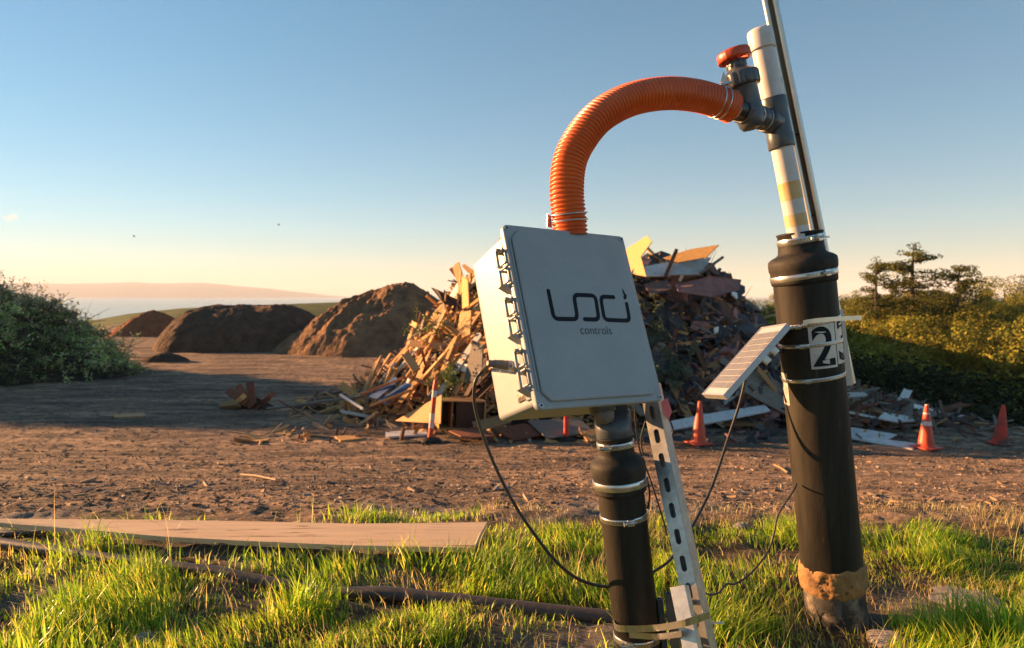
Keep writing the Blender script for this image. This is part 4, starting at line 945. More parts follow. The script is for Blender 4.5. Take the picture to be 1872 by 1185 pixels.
clamp(lw, Lf, 811, 33.6*s_, .0145, DL, -.55, (0, .0), (-15, 40))
clamp(lw, Lf, 880, 49.0*s_, .0175, DL, 2.2, (0, 0), (38, 85), housing=0)
clamp(lw, Lf, 942, 43.0*s_, .0130, DL, .12, (0, 0), (-75, 80))
clamp(lw, Lf, 1160, 43.2*s_, .0150, DL, -.45, (-.05, 0), (-10, 60), housing=1.2)
mb = MB(); mb.tube(catmull([Lf(870)+Vector((.064, -.01, 0)), Lf(900)+Vector((.066, -.01, 0)), Lf(930)+Vector((.06, 0, 0))], 12), .0022, 8); mb.obj('wire_clip', M_cable, lw)
# --- control box
bq = (-.378, .030, .573); BT = Vector((.168, 1.532, -.039+EYE)); BW, BH, BD = .354, .42, .189
BR = Matrix.Rotation(bq[2], 4, 'Z') @ Matrix.Rotation(bq[1], 4, 'Y') @ Matrix.Rotation(bq[0], 4, 'X'); BM = Matrix.Translation(BT) @ BR; BI = BM.inverted()
def on_face(u, v, axis, val):
    o = BI @ Vector((0, 0, EYE)); p = BI @ P(u, v, 1.0); d = p-o; t = (val-o[axis])/d[axis]; return o+d*t
box = empty('control_box', BM @ Vector((0, BD/2, -BH/2)), 'grey fibreglass control box with a black logo on its lid, tilted above the near pipe', 'control box')
def rrect(w_, h_, r, n=6, cham=False):
    pl = []
    for cx, cz, a0 in ((w_/2-r, h_/2-r, 0), (-w_/2+r, h_/2-r, 1), (-w_/2+r, -h_/2+r, 2), (w_/2-r, -h_/2+r, 3)):
        for k in ((0, n) if cham else range(n+1)):
            a = math.pi/2*(a0+k/n); pl.append((cx+r*math.cos(a), cz+r*math.sin(a)))
    return pl
XY = Matrix.Rotation(math.pi/2, 4, 'X')   # local xy -> xz plane, z -> -y
def yprism(mb, poly, y0, y1, M=BM, mi=0): mb.prism(poly, abs(y1-y0), M @ Matrix.Translation((0, (y0+y1)/2, 0)) @ XY, mi)
mb = MB(); n = 28
o_ = [rrect(BW-.024, BH-.024, .012), rrect(BW-.030, BH-.030, .012), rrect(BW-.036, BH-.036, .012)]
vs = []; ys = [.028, BD-.012, BD-.004, BD]; sh = [o_[0], o_[1], rrect(BW-.034, BH-.034, .012), rrect(BW-.046, BH-.046, .010)]
for y_, pl in zip(ys, sh): vs += [(a, y_, b) for a, b in pl]
fs = [(j*n+i, j*n+(i+1) % n, (j+1)*n+(i+1) % n, (j+1)*n+i) for j in range(3) for i in range(n)]+[[3*n+i for i in range(n)], [i for i in range(n)][::-1]]
mb.add(vs, fs, BM, 0, False); body = mb.obj('enclosure_body', M_box, box, bevel=.002)
mb = MB(); yprism(mb, rrect(BW-.012, BH-.012, .010), .0235, .0315); mb.obj('body_rim', M_box, box, bevel=.0015)
mb = MB(); yprism(mb, rrect(BW, BH, .013), .0075, .0230); yprism(mb, rrect(BW-.030, BH-.030, .020, cham=True), -.0005, .0080); lid = mb.obj('lid', M_box, box, bevel=.0035)
m_ = MB(); yprism(m_, [(-BW/2+.0085, -BH/2+.04), (-BW/2+.0115, -BH/2+.04), (-BW/2+.0115, BH/2-.04), (-BW/2+.0085, BH/2-.04)], .0045, .0076); m_.obj('seal_ridge', M_box, lid)
for a in (-1, 1):
    for b in (-1, 1):
        mb = MB(); C_ = BM @ Matrix.Translation((a*(BW/2-.0095), .0065, b*(BH/2-.0095))) @ XY
        mb.lathe([(.0056, -.002), (.0056, .0012), (.0044, .0018), (.0040, .0006)], 18, C_); sc = mb.obj('lid_screw', M_band, lid)
        mb = MB(); mb.lathe([(.0026, .0007), (.0026, .0015)], 10, C_); mb.obj('screw_socket', M_ink, lid)
def latch(z):
    x0 = -BW/2; mb = MB(); M = BM @ Matrix.Translation((x0, 0, z))
    for k in (-1, 1):
        zc = k*.0215-.002
        mb.rbox(.0065, .0065, .036, .0015, M, 0, (-.010, .038, zc))                 # outer bar
        mb.rbox(.005, .004, .034, .001, M, 0, (-.001, .0165, zc))
        for e in (-1, 1):
            mb.rbox(.0055, .030, .0042, .0012, M, 0, (-.007, .027, zc+e*.0165)); mb.rbox(.018, .008, .0038, .001, M, 0, (.001, .041, zc+e*.0165))
    mb.prism([(-.017, -.004), (.012, -.004), (.012, .020), (-.006, .020)], .004, M @ Matrix.Translation((0, .028, .0385)))
    mb.add([(-.014, .026, -.043), (-.014, .050, -.043), (.011, .050, -.043), (.011, .018, -.043), (.006, .044, -.060), (.008, .026, -.060)], [(0, 1, 2, 3), (0, 4, 1), (1, 4, 2), (0, 3, 5), (0, 5, 4), (2, 4, 5, 3)], M)
    o = mb.obj('hinge', M_box, box)
for z in (.116, .002, -.114): latch(z)
# raised boss strip behind the hinges, nameplate
mb = MB(); mb.rbox(.006, .020, BH-.06, .002, BM, 0, (-BW/2+.0115, .046, 0)); mb.obj('hinge_strip', M_box, box)
p1 = on_face(955, 726, 0, -BW/2+.012)
mb = MB(); mb.rbox(.002, .034, .018, .0007, BM, 0, (-BW/2+.0115, p1.y, p1.z)); npl = mb.obj('nameplate', M_plate, box)
M_emb = mat('embossed_metal', (.22, .19, .16), rough=.4, metal=.5)
for k in range(5):
    mb = MB(); mb.rbox(.0008, [.004, .003, .005, .003, .004][k], .007, .0003, BM, 0, (-BW/2+.0102, p1.y-.012+.006*k, p1.z+.001)); mb.obj('embossed_mark', M_emb, npl)
# logo
def stroke(pts, w_, close_y=-.0009):
    """flat rounded stroke lying on the lid; pts are (u,v) photo pixels"""
    q = [on_face(u, v, 1, -.0005) for u, v in pts]; q = [Vector((a.x, 0, a.z)) for a in q]
    # round the corners
    out = [q[0]]
    for i in range(1, len(q)-1):
        a = (q[i-1]-q[i]); b = (q[i+1]-q[i]); r = min(.013, a.length*.48, b.length*.48); A = q[i]+a.normalized()*r; B = q[i]+b.normalized()*r
        for t in np.linspace(0, 1, 9): out.append(A*(1-t)**2+q[i]*2*t*(1-t)+B*t*t)
    out.append(q[-1]); L = []; Rr = []
    for i, p in enumerate(out):
        t = (out[min(i+1, len(out)-1)]-out[max(i-1, 0)]).normalized(); nrm = Vector((-t.z, 0, t.x)); L.append(p+nrm*w_/2); Rr.append(p-nrm*w_/2)
    mb = MB(); n = len(out); Y = Vector((0, close_y, 0))
    mb.add([p+Y for p in L]+[p+Y for p in Rr], [(i, i+1, n+i+1, n+i) for i in range(n-1)], BM)
    for p, s in ((out[0], -1), (out[-1], 1)):
        mb.add([p+Y*1.05+Vector((math.cos(a)*w_/2, 0, math.sin(a)*w_/2)) for a in np.linspace(0, 2*math.pi, 20, endpoint=False)], [list(range(20))], BM)
    return mb
def c1(x, y): return (840+x/2.8214, 380+y/2.8214)
logo = empty('logo', BM @ Vector((0, -.001, 0)), None, None); logo.parent = box; logo.location = (BM @ Vector((0, -.001, 0)))-wloc(box)
del_keys = [k for k in logo.keys()]
SW = .0102
for nm, pts in (('logo_stroke', [(458, 429), (487, 573), (609, 575), (589, 449), (700, 453), (719, 577), (646, 575)]),
                ('logo_stroke', [(794, 461), (727, 458), (747, 578), (878, 583), (862, 496)])):
    stroke([c1(*p) for p in pts], SW).obj(nm, M_ink, logo)
fl = [(838, 413), (846, 428), (852, 442), (861, 452), (861, 466), (855, 474), (848, 472), (845, 462), (847, 450), (842, 436)]
mb = MB(); q = [on_face(*c1(*p), 1, -.0005) for p in fl]; mb.add([Vector((a.x, -.0015, a.z)) for a in q], [list(range(len(q)))], BM); mb.obj('logo_flame', M_ink, logo)
def text_mesh(s, size=1.0, off=0):
    cu = bpy.data.curves.new('t', 'FONT'); cu.body = s; cu.size = size; cu.offset = off; cu.align_x = 'LEFT'; cu.resolution_u = 6
    o = bpy.data.objects.new('t', cu); COL.objects.link(o); dg = bpy.context.evaluated_depsgraph_get(); me = bpy.data.meshes.new_from_object(o.evaluated_get(dg))
    COL.objects.unlink(o); bpy.data.objects.remove(o)
    bm = bmesh.new(); bm.from_mesh(me); V = [v.co.copy() for v in bm.verts]; bm.verts.index_update(); Fc = [[v.index for v in f.verts] for f in bm.faces]; bm.free(); return V, Fc
V, Fc = text_mesh('controls', 1, -.016)
a = on_face(*c1(627, 652), 1, -.0005); b = on_face(*c1(787, 654), 1, -.0005); a2 = on_face(*c1(770, 611), 1, -.0005)
mx_ = max(v.x for v in V); mn_ = min(v.x for v in V); my_ = max(v.y for v in V); sx_ = (b.x-a.x)/(mx_-mn_); sy_ = (a2.z-b.z)/my_
mb = MB(); mb.add([Vector((a.x+(v.x-mn_)*sx_, -.0015, a.z+(b.z-a.z)*(v.x-mn_)/(mx_-mn_)+v.y*sy_)) for v in V], Fc, BM); mb.obj('lettering', M_ink, logo)
# side connector, gland, bracket
pc = on_face(938, 669, 0, -BW/2+.012); CM = BM @ Matrix.Translation((-BW/2+.012, pc.y, pc.z)) @ Matrix.Rotation(-math.pi/2, 4, 'Y') @ Matrix.Rotation(.12, 4, 'Y')
mb = MB(); mb.lathe([(.0135, -.004), (.0135, .004), (.011, .006), (.011, .010)], 6, CM, smooth=False); cn = mb.obj('cable_connector', M_band, box)
mb = MB(); mb.lathe([(.0105, .008), (.0112, .010), (.0112, .019), (.0105, .020)], 24, CM); mb.obj('locking_ring', mat('blue_grey_metal', (.20, .24, .34), (.3, .3, .36), rough=.3, metal=.7), cn)
mb = MB(); mb.lathe([(.0095, .018), (.0102, .021), (.0102, .034), (.0092, .036), (.0092, .048), (.0075, .050), (.0075, .060), (.005, .064)], 24, CM, rib=lambda a, j: 1+.03*math.cos(a*10)); mb.obj('plug', M_gland, cn)
cable_start = CM @ Vector((0, 0, .060))
gp = P(1103, 752, 1.545); gx = (BR.to_3x3() @ Vector((0, 0, -1))); GM = fr4(gp, gx+Vector((-.02, 0, 0)))
mb = MB(); mb.lathe([(.023, -.014), (.0235, .010), (.022, .018), (.017, .025), (.008, .028)], 28, GM); mb.obj('vent_cap', M_gland, box)
mb = MB(); mb.lathe([(.030, -.012), (.030, .002), (.026, .004)], 28, GM, rib=lambda a, j: 1+.02*math.cos(a*6)); mb.obj('cap_nut', M_pvcgrey, box)
br = on_face(1203, 628, 1, .10); mb = MB(); BB = BM @ Matrix.Translation((BW/2-.004, .060, br.z+.012))
t_ = .003
mb.rbox(.03, t_, .062, .001, BB, 0, (.010, 0, 0)); mb.rbox(.0275, .026, t_, .001, BB, 0, (.011, .011, .030)); mb.rbox(.0275, .026, t_, .001, BB, 0, (.011, .011, -.030)); mb.rbox(t_, .012, .010, .001, BB, 0, (.026, .020, .024)); mb.rbox(t_, .012, .010, .001, BB, 0, (.026, .020, -.024))
mb.obj('mounting_bracket', M_steel, box)
for k in range(2):
    mb = MB(); b0 = BM @ Vector((BW/2-.012, .10, .105-.02*k)); mb.tube(catmull([b0, b0+Vector((.016, 0, .012)), b0+Vector((.026, 0, -.006)), b0+Vector((.020, .0, -.035)), b0+Vector((.002, 0, -.05))], 24), .0014, 6); mb.obj('loose_wire', M_cable, box)
# --- struts
def channel(fn0, fn1, w_, mat_, name, label, cat, nrm, slots=False, lips=True, depth=None, parent=None, top_cap=False, part=None):
    """C-channel from A to B; nrm: direction its web faces.  The open side is opposite"""
    A, B = fn0, fn1; depth = depth or w_; ax = (B-A).normalized(); L = (B-A).length
    z = ax; y = Vector(nrm); y = (y-z*y.dot(z)).normalized(); x = y.cross(z); M = Matrix((x, y, z)).transposed().to_4x4(); M = Matrix.Translation(A) @ M
    t = .0026; mb = MB(); h = w_/2
    if slots:
        bm = bmesh.new(); pitch = .0585; n = int(L/pitch); 
        def ring(pts): 
            vv = [bm.verts.new(p) for p in pts]; return [bm.edges.new((vv[i], vv[(i+1) % len(vv)])) for i in range(len(vv))]
        for k in range(n+1):
            z0 = k*pitch; z1 = min(z0+pitch, L)
            if z1-z0 < .03: continue
            es = ring([(-h, 0, z0), (h, 0, z0), (h, 0, z1), (-h, 0, z1)]); cz = (z0+z1)/2; sl = .0105; rr = .0068
            pts = [(rr*math.cos(a), 0, cz+(sl if a < math.pi else -sl)+rr*math.sin(a)) for a in np.concatenate([np.linspace(0, math.pi-.001, 8), np.linspace(math.pi+.001, 2*math.pi, 8)])]
            es += ring(pts[::-1]); bmesh.ops.triangle_fill(bm, use_beauty=True, edges=es)
        bm.verts.index_update(); vs = [v.co.copy() for v in bm.verts]; fs = [[v.index for v in f.verts] for f in bm.faces]; bm.free()
        mb.add(vs, fs, M @ Matrix.Translation((0, -.0, 0))); mb.add([v+Vector((0, -t, 0)) for v in vs], fs, M)
        # slot walls
        for k in range(n+1):
            z0 = k*pitch; z1 = min(z0+pitch, L)
            if z1-z0 < .03: continue
            cz = (z0+z1)/2; pts = [(rr*math.cos(a), 0, cz+(sl if a < math.pi else -sl)+rr*math.sin(a)) for a in np.concatenate([np.linspace(0, math.pi-.001, 8), np.linspace(math.pi+.001, 2*math.pi, 8)])]
            m = len(pts); mb.add(pts+[(a, -t, c) for a, b, c in pts], [(i, (i+1) % m, (i+1) % m+m, i+m) for i in range(m)], M)
    else: mb.box(w_, t, L, M, 0, (0, -t/2, L/2))
    for s in (-1, 1):
        mb.box(t, depth-t*.9, L, M, 0, (s*(h-t/2), -(depth)/2-t*.45, L/2))
        if lips: mb.box(.009, t, L, M, 0, (s*(h-.0045-t), -depth+t/2, L/2)); mb.box(t, .006, L, M, 0, (s*(h-.009-t), -depth+.0055, L/2))
    if parent is not None: return mb.obj(part, mat_, parent, bevel=0)
    o = mb.obj(name, mat_, loc=A if A.z < B.z else B, bevel=.0006); return tag(o, label, cat)
NB = Vector((-math.sin(math.radians(34)), -math.cos(math.radians(34)), 0))
def strut_axis(u0, v0, d0, u1, v1, d1, z_end=None):
    A = P(u0, v0, d0); B = P(u1, v1, d1); return A, B
A, B = strut_axis(1181, 700, 1.69, 1281, 1185, 1.445); Bg = A+(B-A)*((A.z+.05)/(A.z-B.z))
channel(Bg, A+(A-B)*.0, .041, M_steel, 'slotted_strut', 'slotted galvanised channel leaning beside the near black pipe, under the box', 'strut', NB, slots=True)
A, B = P(1238, 1072, 1.47), P(1262, 1185, 1.41); Bg = A+(B-A)*((A.z+.04)/(A.z-B.z))
channel(Bg, A, .036, M_steel, 'steel_channel', 'short galvanised channel strapped in front of the foot of the slotted strut', 'channel', NB, depth=.020)
A, B = P(1222, 1086, 1.55), P(1234, 1185, 1.53); Bg = A+(B-A)*((A.z+.04)/(A.z-B.z))
channel(Bg, A, .021, M_pvcgrey, 'steel_channel', 'short dark grey channel between the near black pipe and the pale channels', 'channel', Vector((-.5, -.86, 0)), depth=.018)
A, B = P(1207, 1096, 1.58), P(1216, 1185, 1.57); Bg = A+(B-A)*((A.z+.04)/(A.z-B.z))
channel(Bg, A, .014, M_pvcgrey, 'steel_channel', 'narrowest dark channel, right against the near black pipe', 'channel', Vector((.2, -.98, 0)), depth=.014)
def ribbon(pts, wd, th, up, name, mt, label=None, cat=None, parent=None):
    pts = catmull(pts, 40); mb = MB(); vs = []; up = Vector(up).normalized(); n = len(pts)
    for i, p in enumerate(pts):
        t = (pts[min(i+1, n-1)]-pts[max(i-1, 0)]).normalized(); o = t.cross(up).normalized()
        for a, b in ((-1, -1), (1, -1), (1, 1), (-1, 1)): vs.append(p+up*a*wd/2+o*b*th/2)
    fs = [(4*i+k, 4*i+(k+1) % 4, 4*i+4+(k+1) % 4, 4*i+4+k) for i in range(n-1) for k in range(4)]+[(0, 1, 2, 3), (4*n-4, 4*n-1, 4*n-2, 4*n-3)]
    mb.add(vs, fs); o = mb.obj(name, mt, parent)
    return tag(o, label, cat) if label else o
ua = (Lf(1100)-Lf(1200))
st = tag(empty('steel_strap', Lf(1150), 'steel strap tying the near black pipe to the struts, close to the ground', 'strap'))
ribbon([P(1121, 1134, 1.60), P(1128, 1148, 1.555), P(1160, 1150, 1.535), P(1200, 1148, 1.52), P(1240, 1142, 1.405), P(1268, 1134, 1.385), P(1297, 1124, 1.41)], .0155, .0012, ua, 'band', M_band, parent=st)
ribbon([P(1150, 1161, 1.54), P(1200, 1164, 1.52), P(1238, 1160, 1.43), P(1246, 1158, 1.41)], .014, .0014, ua, 'screw_band', M_band, parent=st)
ribbon([P(1297, 1124, 1.41), P(1300, 1137, 1.45), P(1312, 1139, 1.44), P(1323, 1138, 1.44)], .0045, .001, (0, 0, 1), 'band_tail', M_white, parent=st)
# --- pink ribbon, small wires under the box
mb = MB(); mb.slab([P(1209, 735, 1.66), P(1220, 727, 1.665), P(1228, 752, 1.67), P(1222, 768, 1.66), P(1213, 756, 1.655)], .0012)
tag(mb.obj('pink_ribbon', M_pink), 'pink ribbon hanging below the lower right corner of the box', 'ribbon')
def cable(name, pts, r, label, mt=None, n=90):
    mb = MB(); mb.tube(catmull([P(*p) if not isinstance(p, Vector) else p for p in pts], n), r, 10); tag(mb.obj(name, mt or M_cable), label, 'cable')
cable('cable', [(1160, 742, 1.69), (1164, 790, 1.70), (1172, 832, 1.72), (1190, 880, 1.74), (1215, 960, 1.76), (1218, 978, 1.8)], .0022, 'thin black wire hanging straight down between the box and the slotted strut')
cable('cable', [(1206, 735, 1.70), (1208, 765, 1.70), (1216, 792, 1.69), (1226, 798, 1.69), (1230, 785, 1.69), (1222, 762, 1.69)], .0022, 'small black wire loop just right of the top of the slotted strut')
cable('cable', [(1180, 770, 1.75), (1172, 800, 1.76), (1175, 826, 1.76), (1186, 832, 1.76)], .002, 'short curled black wire half hidden behind the top of the slotted strut')
cable('cable', [cable_start, (882, 677, 1.60), (869, 698, 1.61), (867, 735, 1.62), (879, 785, 1.62), (904, 850, 1.61), (937, 916, 1.60), (975, 974, 1.60), (1018, 1028, 1.62), (1062, 1061, 1.66), (1115, 1073, 1.70), (1160, 1064, 1.73), (1200, 1042, 1.75), (1228, 1020, 1.77), (1262, 968, 1.82), (1300, 893, 1.90), (1330, 805, 1.97), (1352, 738, 2.0), (1363, 692, 2.02)], .0041, 'black cable looping from the box side behind the near pipe to the solar panel', n=200)
cable('cable', [(1456, 885, 1.93), (1450, 898, 1.90), (1423, 941, 1.88), (1415, 975, 1.86), (1404, 1008, 1.84), (1375, 1046, 1.80), (1345, 1067, 1.76), (1328, 1068, 1.73), (1315, 1083, 1.70), (1296, 1087, 1.66), (1270, 1075, 1.64)], .0026, 'thinner black cable sagging from the tall pipe to the foot of the strut', n=120)
# --- tall well
DR = 1.96; Rf = line_fn(1474, 554, .0965, DR); rs = DR/F
rw = empty('tall_well_pipe', (Rf(1135).x, DR, tz(Rf(1135).x, DR)), 'tall thick black wellhead pipe with number stickers, white riser and valve', 'well pipe')
mb = MB(); lathe_v(mb, Rf, [(53, 1260), (53, 1065)], DR, 56); mb.obj('base_casing', mat('mud_stained_pipe', (.05, .043, .036), (.022, .02, .018), rough=.7, scale=14, c3=(.22, .17, .12), s3=18, l3=.48, h3=.62, bump=.002), rw)
mb = MB(); lathe_v(mb, Rf, [(53.8, 1050), (53.8, 508)], DR, 64); mb.obj('casing', M_hdpe, rw)
def foam():
    n, m = 90, 18; vs = []; o = Rf(1075); e = Rf(1026); M = fr4(o, e-o, (0, -1, 0)); Hh = (e-o).length
    for j in range(m):
        t = j/(m-1)
        for i in range(n):
            a = 2*math.pi*i/n; q = Vector((math.cos(a)*2.2, math.sin(a)*2.2, t*.9))
            edge = .2*mn.noise(q*1.7+Vector((3, 1, 0)))*(1 if t > .5 else 1)
            k = math.sin(math.pi*min(max(t, .0), 1))**.35 if 0 < t < 1 else 0
            r = (53.0+5.2*k+2.6*k*mn.noise(q*2.4)+2.4*k*mn.noise(q*7))*rs
            if mn.noise(q*1.3+Vector((9, 0, 0))) > .26: r -= 3.6*rs*k
            vs.append((r*math.cos(a), r*math.sin(a), Hh*(t*(1+edge)-edge*.4)))
    mb = MB(); mb.add(vs, [(j*n+i, j*n+(i+1) % n, (j+1)*n+(i+1) % n, (j+1)*n+i) for j in range(m-1) for i in range(n)], M, 0, True); mb.obj('foam_collar', M_foam, rw)
foam()
mb = MB(); lathe_v(mb, Rf, [(54, 518), (56, 518), (57, 513), (57, 496), (58.8, 492), (59.5, 482), (58.5, 474), (52, 469), (44, 465.5), (40.5, 462), (39.2, 450), (38.6, 430), (40.4, 429), (40.4, 426), (36, 425), (19, 425)], DR, 64); mb.obj('rubber_reducer', M_rubber, rw)
clamp(rw, Rf, 439, 39.6*rs, .019, DR, .45, (.07, .03), (-54, 31), tail=.0)
clamp(rw, Rf, 503.5, 57.2*rs, .017, DR, .3, (.06, 0), (-19, 36))
clamp(rw, Rf, 588, 54.0*rs, .0115, DR, -.72, (.10, 0), (-24, 51))
clamp(rw, Rf, 626, 54.0*rs, .0115, DR, -.64, (.03, 0), (-24, 61))
clamp(rw, Rf, 687, 54.0*rs, .0115, DR, -.57, (.05, 0), (-24, 61))
ribbon([P(1468, 590, 1.873), P(1490, 586.5, 1.865), P(1530, 583, 1.87), P(1575, 581, 1.885)], .0125, .0012, (0, 0, 1), 'band_tail', M_band, parent=rw)
ribbon([P(1483, 436, 1.89), P(1500, 433.5, 1.90), P(1516, 433, 1.92)], .005, .002, (0, 0, 1), 'band_tail', M_steel, parent=rw)
# riser, tee, cap, valve
DV = 1.93; vs_ = DV/F; Uf = line_fn(1399.8, 116, .193, DV)
mb = MB(); lathe_v(mb, Uf, [(19.4, 445), (19.4, 80)], DV, 40); ri = mb.obj('riser', M_pvcwhite, rw)
for a, b in ((334, 366), (392, 414)):
    mb = MB(); lathe_v(mb, Uf, [(19.6, b), (19.6, a)], DV, 40, caps=False); mb.obj('primer_stain', M_stain, ri)
mb = MB(); lathe_v(mb, Uf, [(19.6, 91), (22, 91), (22.4, 89), (22.4, 60), (21, 55.5), (16, 53), (8, 52)], DV, 40); mb.obj('riser_cap', M_pvcwhite, rw)
mb = MB(); lathe_v(mb, Uf, [(19.6, 271), (22.6, 271), (23.4, 269), (23.4, 250), (22.4, 244), (22.4, 205), (23.4, 200), (23.4, 182), (22.6, 180), (19.6, 180)], DV, 40)
T0 = Uf(226); H0 = P(1336, 197, 1.828); vx = (H0-T0)
VM = fr4(T0, vx, (0, 0, 1)); VL = vx.length
mb.lathe([(.033, 0), (.033, .030), (.0345, .032), (.0345, .052), (.031, .052)], 40, VM); mb.obj('tee', M_pvcgrey, rw)
val = empty('valve', T0, None, None); val.parent = rw; val.location = T0-wloc(rw)
mb = MB(); mb.lathe([(.0296, .040), (.0296, .105)], 36, VM); mb.obj('white_nipple', M_pvcwhite, val)
mb = MB(); mb.lathe([(.0300, .058), (.0312, .059), (.0312, .085), (.0300, .086)], 36, VM); mb.obj('coupling', M_pvcgrey, val)
mb = MB(); mb.lathe([(.027, .092), (.0325, .093), (.0335, .096), (.0335, .108), (.031, .110)], 8, VM, smooth=False)
mb.lathe([(.028, .100), (.034, .106), (.0355, .118), (.034, .132), (.028, .138)], 40, VM)
mb.lathe([(.029, .134), (.0340, .135), (.0340, .149), (.031, .151)], 8, VM, smooth=False)
VB = VM @ Vector((0, 0, .119)); ST = P(1352.4, 143.6, VB.y+.004)-VB; SM = fr4(VB, ST, (0, -1, 0)); SL = ST.length
mb.lathe([(.012, -.043), (.026, -.040), (.033, -.030), (.036, -.012), (.0375, .01), (.0375, SL*.75), (.040, SL*.78)], 40, SM); mb.obj('valve_body', M_pvcgrey, val)
mb = MB(); mb.lathe([(.040, SL-.027), (.0475, SL-.026), (.0500, SL-.022), (.0515, SL+.006), (.0495, SL+.010), (.0480, SL+.0105)], 96, SM, rib=lambda a, j: 1 if j in (0, 4, 5) else (1 if (a*14/(2*math.pi)) % 1 < .62 else .945))
mb.lathe([(.048, SL+.010), (.040, SL+.0165), (.030, SL+.020), (.027, SL+.026), (.026, SL+.034)], 40, SM); un = mb.obj('union_nut', M_pvcgrey, val)
mb = MB(); mb.lathe([(.0255, SL+.026), (.0275, SL+.028), (.0275, SL+.045), (.0255, SL+.047), (.017, SL+.0475), (.013, SL+.052)], 72, SM, rib=lambda a, j: 1 if j > 3 else (1 if (a*12/(2*math.pi)) % 1 < .6 else .93)); mb.obj('stem_nut', M_pvcgrey, val)
mb = MB(); WZ = SL+.052
mb.lathe([(.010, WZ-.006), (.016, WZ-.002), (.018, WZ+.004), (.013, WZ+.016), (.012, WZ+.024)], 28, SM)
mb.lathe([(.036, WZ-.001), (.0425, WZ-.002), (.0445, WZ+.002), (.0445, WZ+.018), (.042, WZ+.023), (.037, WZ+.025), (.0345, WZ+.022), (.0355, WZ+.006), (.036, WZ-.001)], 96, SM, caps=False, rib=lambda a, j: 1+.022*max(0, math.cos(a*8))**6)
for k in range(5):
    mb.rbox(.030, .009, .010, .002, SM @ Matrix.Rotation(k*2*math.pi/5, 4, 'Z'), 0, (.024, 0, WZ+.008))
mb.obj('handwheel', M_wheel, val)
bp_ = P(1388, 194, 1.885); bM = fr4(bp_, P(1384, 177, 1.885)-bp_)
mb = MB(); mb.lathe([(.005, -.006), (.005, .006), (.0034, .008), (.0030, .012), (.0042, .014), (.0036, .020), (.0042, .021), (.0036, .026), (.002, .0275)], 16, bM); mb.obj('sample_port', M_cable, val)
mb = MB(); mb.lathe([(.0275, VL-.040), (.0275, VL-.004)], 36, VM); mb.obj('threaded_sleeve', mat('black_tape', (.012, .012, .013), (.06, .06, .06), rough=.35, scale=40, lo=.6, hi=.75), val)
mb = MB(); mb.lathe([(.026, VL-.012), (.0290, VL-.011), (.0290, VL-.003), (.026, VL-.002)], 36, VM); mb.obj('white_collar', M_pvcwhite, val)
# number stickers wrapped on the pipe
def on_pipe(a, v, dr=.0006):
    """point on the tall pipe: a degrees from the side facing the camera (+ right)"""
    c = Rf(v); ax = (Rf(v-50)-c).normalized(); M = frame(ax, (0, -1, 0)); r = 53.8*rs+dr; q = math.radians(a-24)
    return c+M @ Vector((r*math.cos(q), r*math.sin(q), 0))
def sticker(a0, a1, v0, v1, txt, skew=0, txtmat=None, inset=.09, name='number_sticker'):
    mb = MB(); n = 16; vs = [on_pipe(a0+(a1-a0)*i/n, v, .0007) for i in range(n+1) for v in (v0, v1)]
    mb.add(vs, [(2*i, 2*i+2, 2*i+3, 2*i+1) for i in range(n)], smooth=True); o = mb.obj(name, M_reflect, rw)
    V, Fc = text_mesh(txt, 1, .018); x0 = min(v.x for v in V); x1 = max(v.x for v in V); y0 = min(v.y for v in V); y1 = max(v.y for v in V)
    bm = bmesh.new(); bv = [bm.verts.new(v) for v in V]
    for f in Fc:
        try: bm.faces.new([bv[i] for i in f])
        except ValueError: pass
    bmesh.ops.triangulate(bm, faces=bm.faces[:])
    for _ in range(2): bmesh.ops.subdivide_edges(bm, edges=[e for e in bm.edges if e.calc_length() > .08], cuts=1)
    bm.verts.index_update(); m2 = MB()
    vs = [on_pipe(a0+(a1-a0)*(inset+(1-2*inset)*(v.co.x-x0)/(x1-x0)), v1+(v0-v1)*(inset*.6+(1-1.2*inset)*(v.co.y-y0)/(y1-y0)), .0013) for v in bm.verts]
    m2.add(vs, [[v.index for v in f.verts] for f in bm.faces], smooth=True); bm.free(); m2.obj('numeral', M_ink, o)
sticker(-1, 50, 590, 668, '2'); sticker(52, 104, 583, 664, '3'); sticker(-110, -53, 676, 734, 'R', inset=.12, name='letter_sticker')
# tall channel behind the pipe: side walls, dark web, rolled lips that catch the sun
A = P(1399, -40, 2.085); B = P(1550, 700, 2.085)
ts = empty('tall_strut', B, 'tall shiny steel channel rising out of the picture behind the tall pipe', 'strut')
zz = (A-B).normalized(); yy = Vector((.36, .93, 0)); yy = (yy-zz*yy.dot(zz)).normalized(); xx = yy.cross(zz); TM = Matrix.Translation(B) @ Matrix((xx, yy, zz)).transposed().to_4x4(); TL_ = (A-B).length
mb = MB(); mb.box(.036, .003, TL_, TM, 0, (0, .010, TL_/2)); mb.obj('web', mat('browned_steel', (.16, .10, .06), (.30, .22, .15), rough=.45, metal=.7, scale=16, stretch=(1, 1, .15)), ts)
mb = MB()
for sx in (-1, 1): mb.box(.003, .030, TL_, TM, 0, (sx*.0195, -.002, TL_/2))
mb.obj('side_wall', M_steel, ts, bevel=.0006)
for sx in (-1, 1):
    mb = MB(); mb.tube([TM @ Vector((sx*.0135-.001, -.0185, z_)) for z_ in np.linspace(0, TL_, 12)], .0078, 16); mb.obj('rolled_lip', M_bright, ts)
mb = MB(); mb.rbox(.030, .010, .004, .001, TM, 0, (0, -.004, TL_*.42)); mb.rbox(.030, .010, .004, .001, TM, 0, (0, -.004, TL_*.62)); mb.obj('cross_pin', M_cable, ts)
mb = MB(); mb.slab([P(1532, 566, 2.05), P(1542, 566, 2.05), P(1559, 704, 2.05), P(1545, 706, 2.05)], .0012)
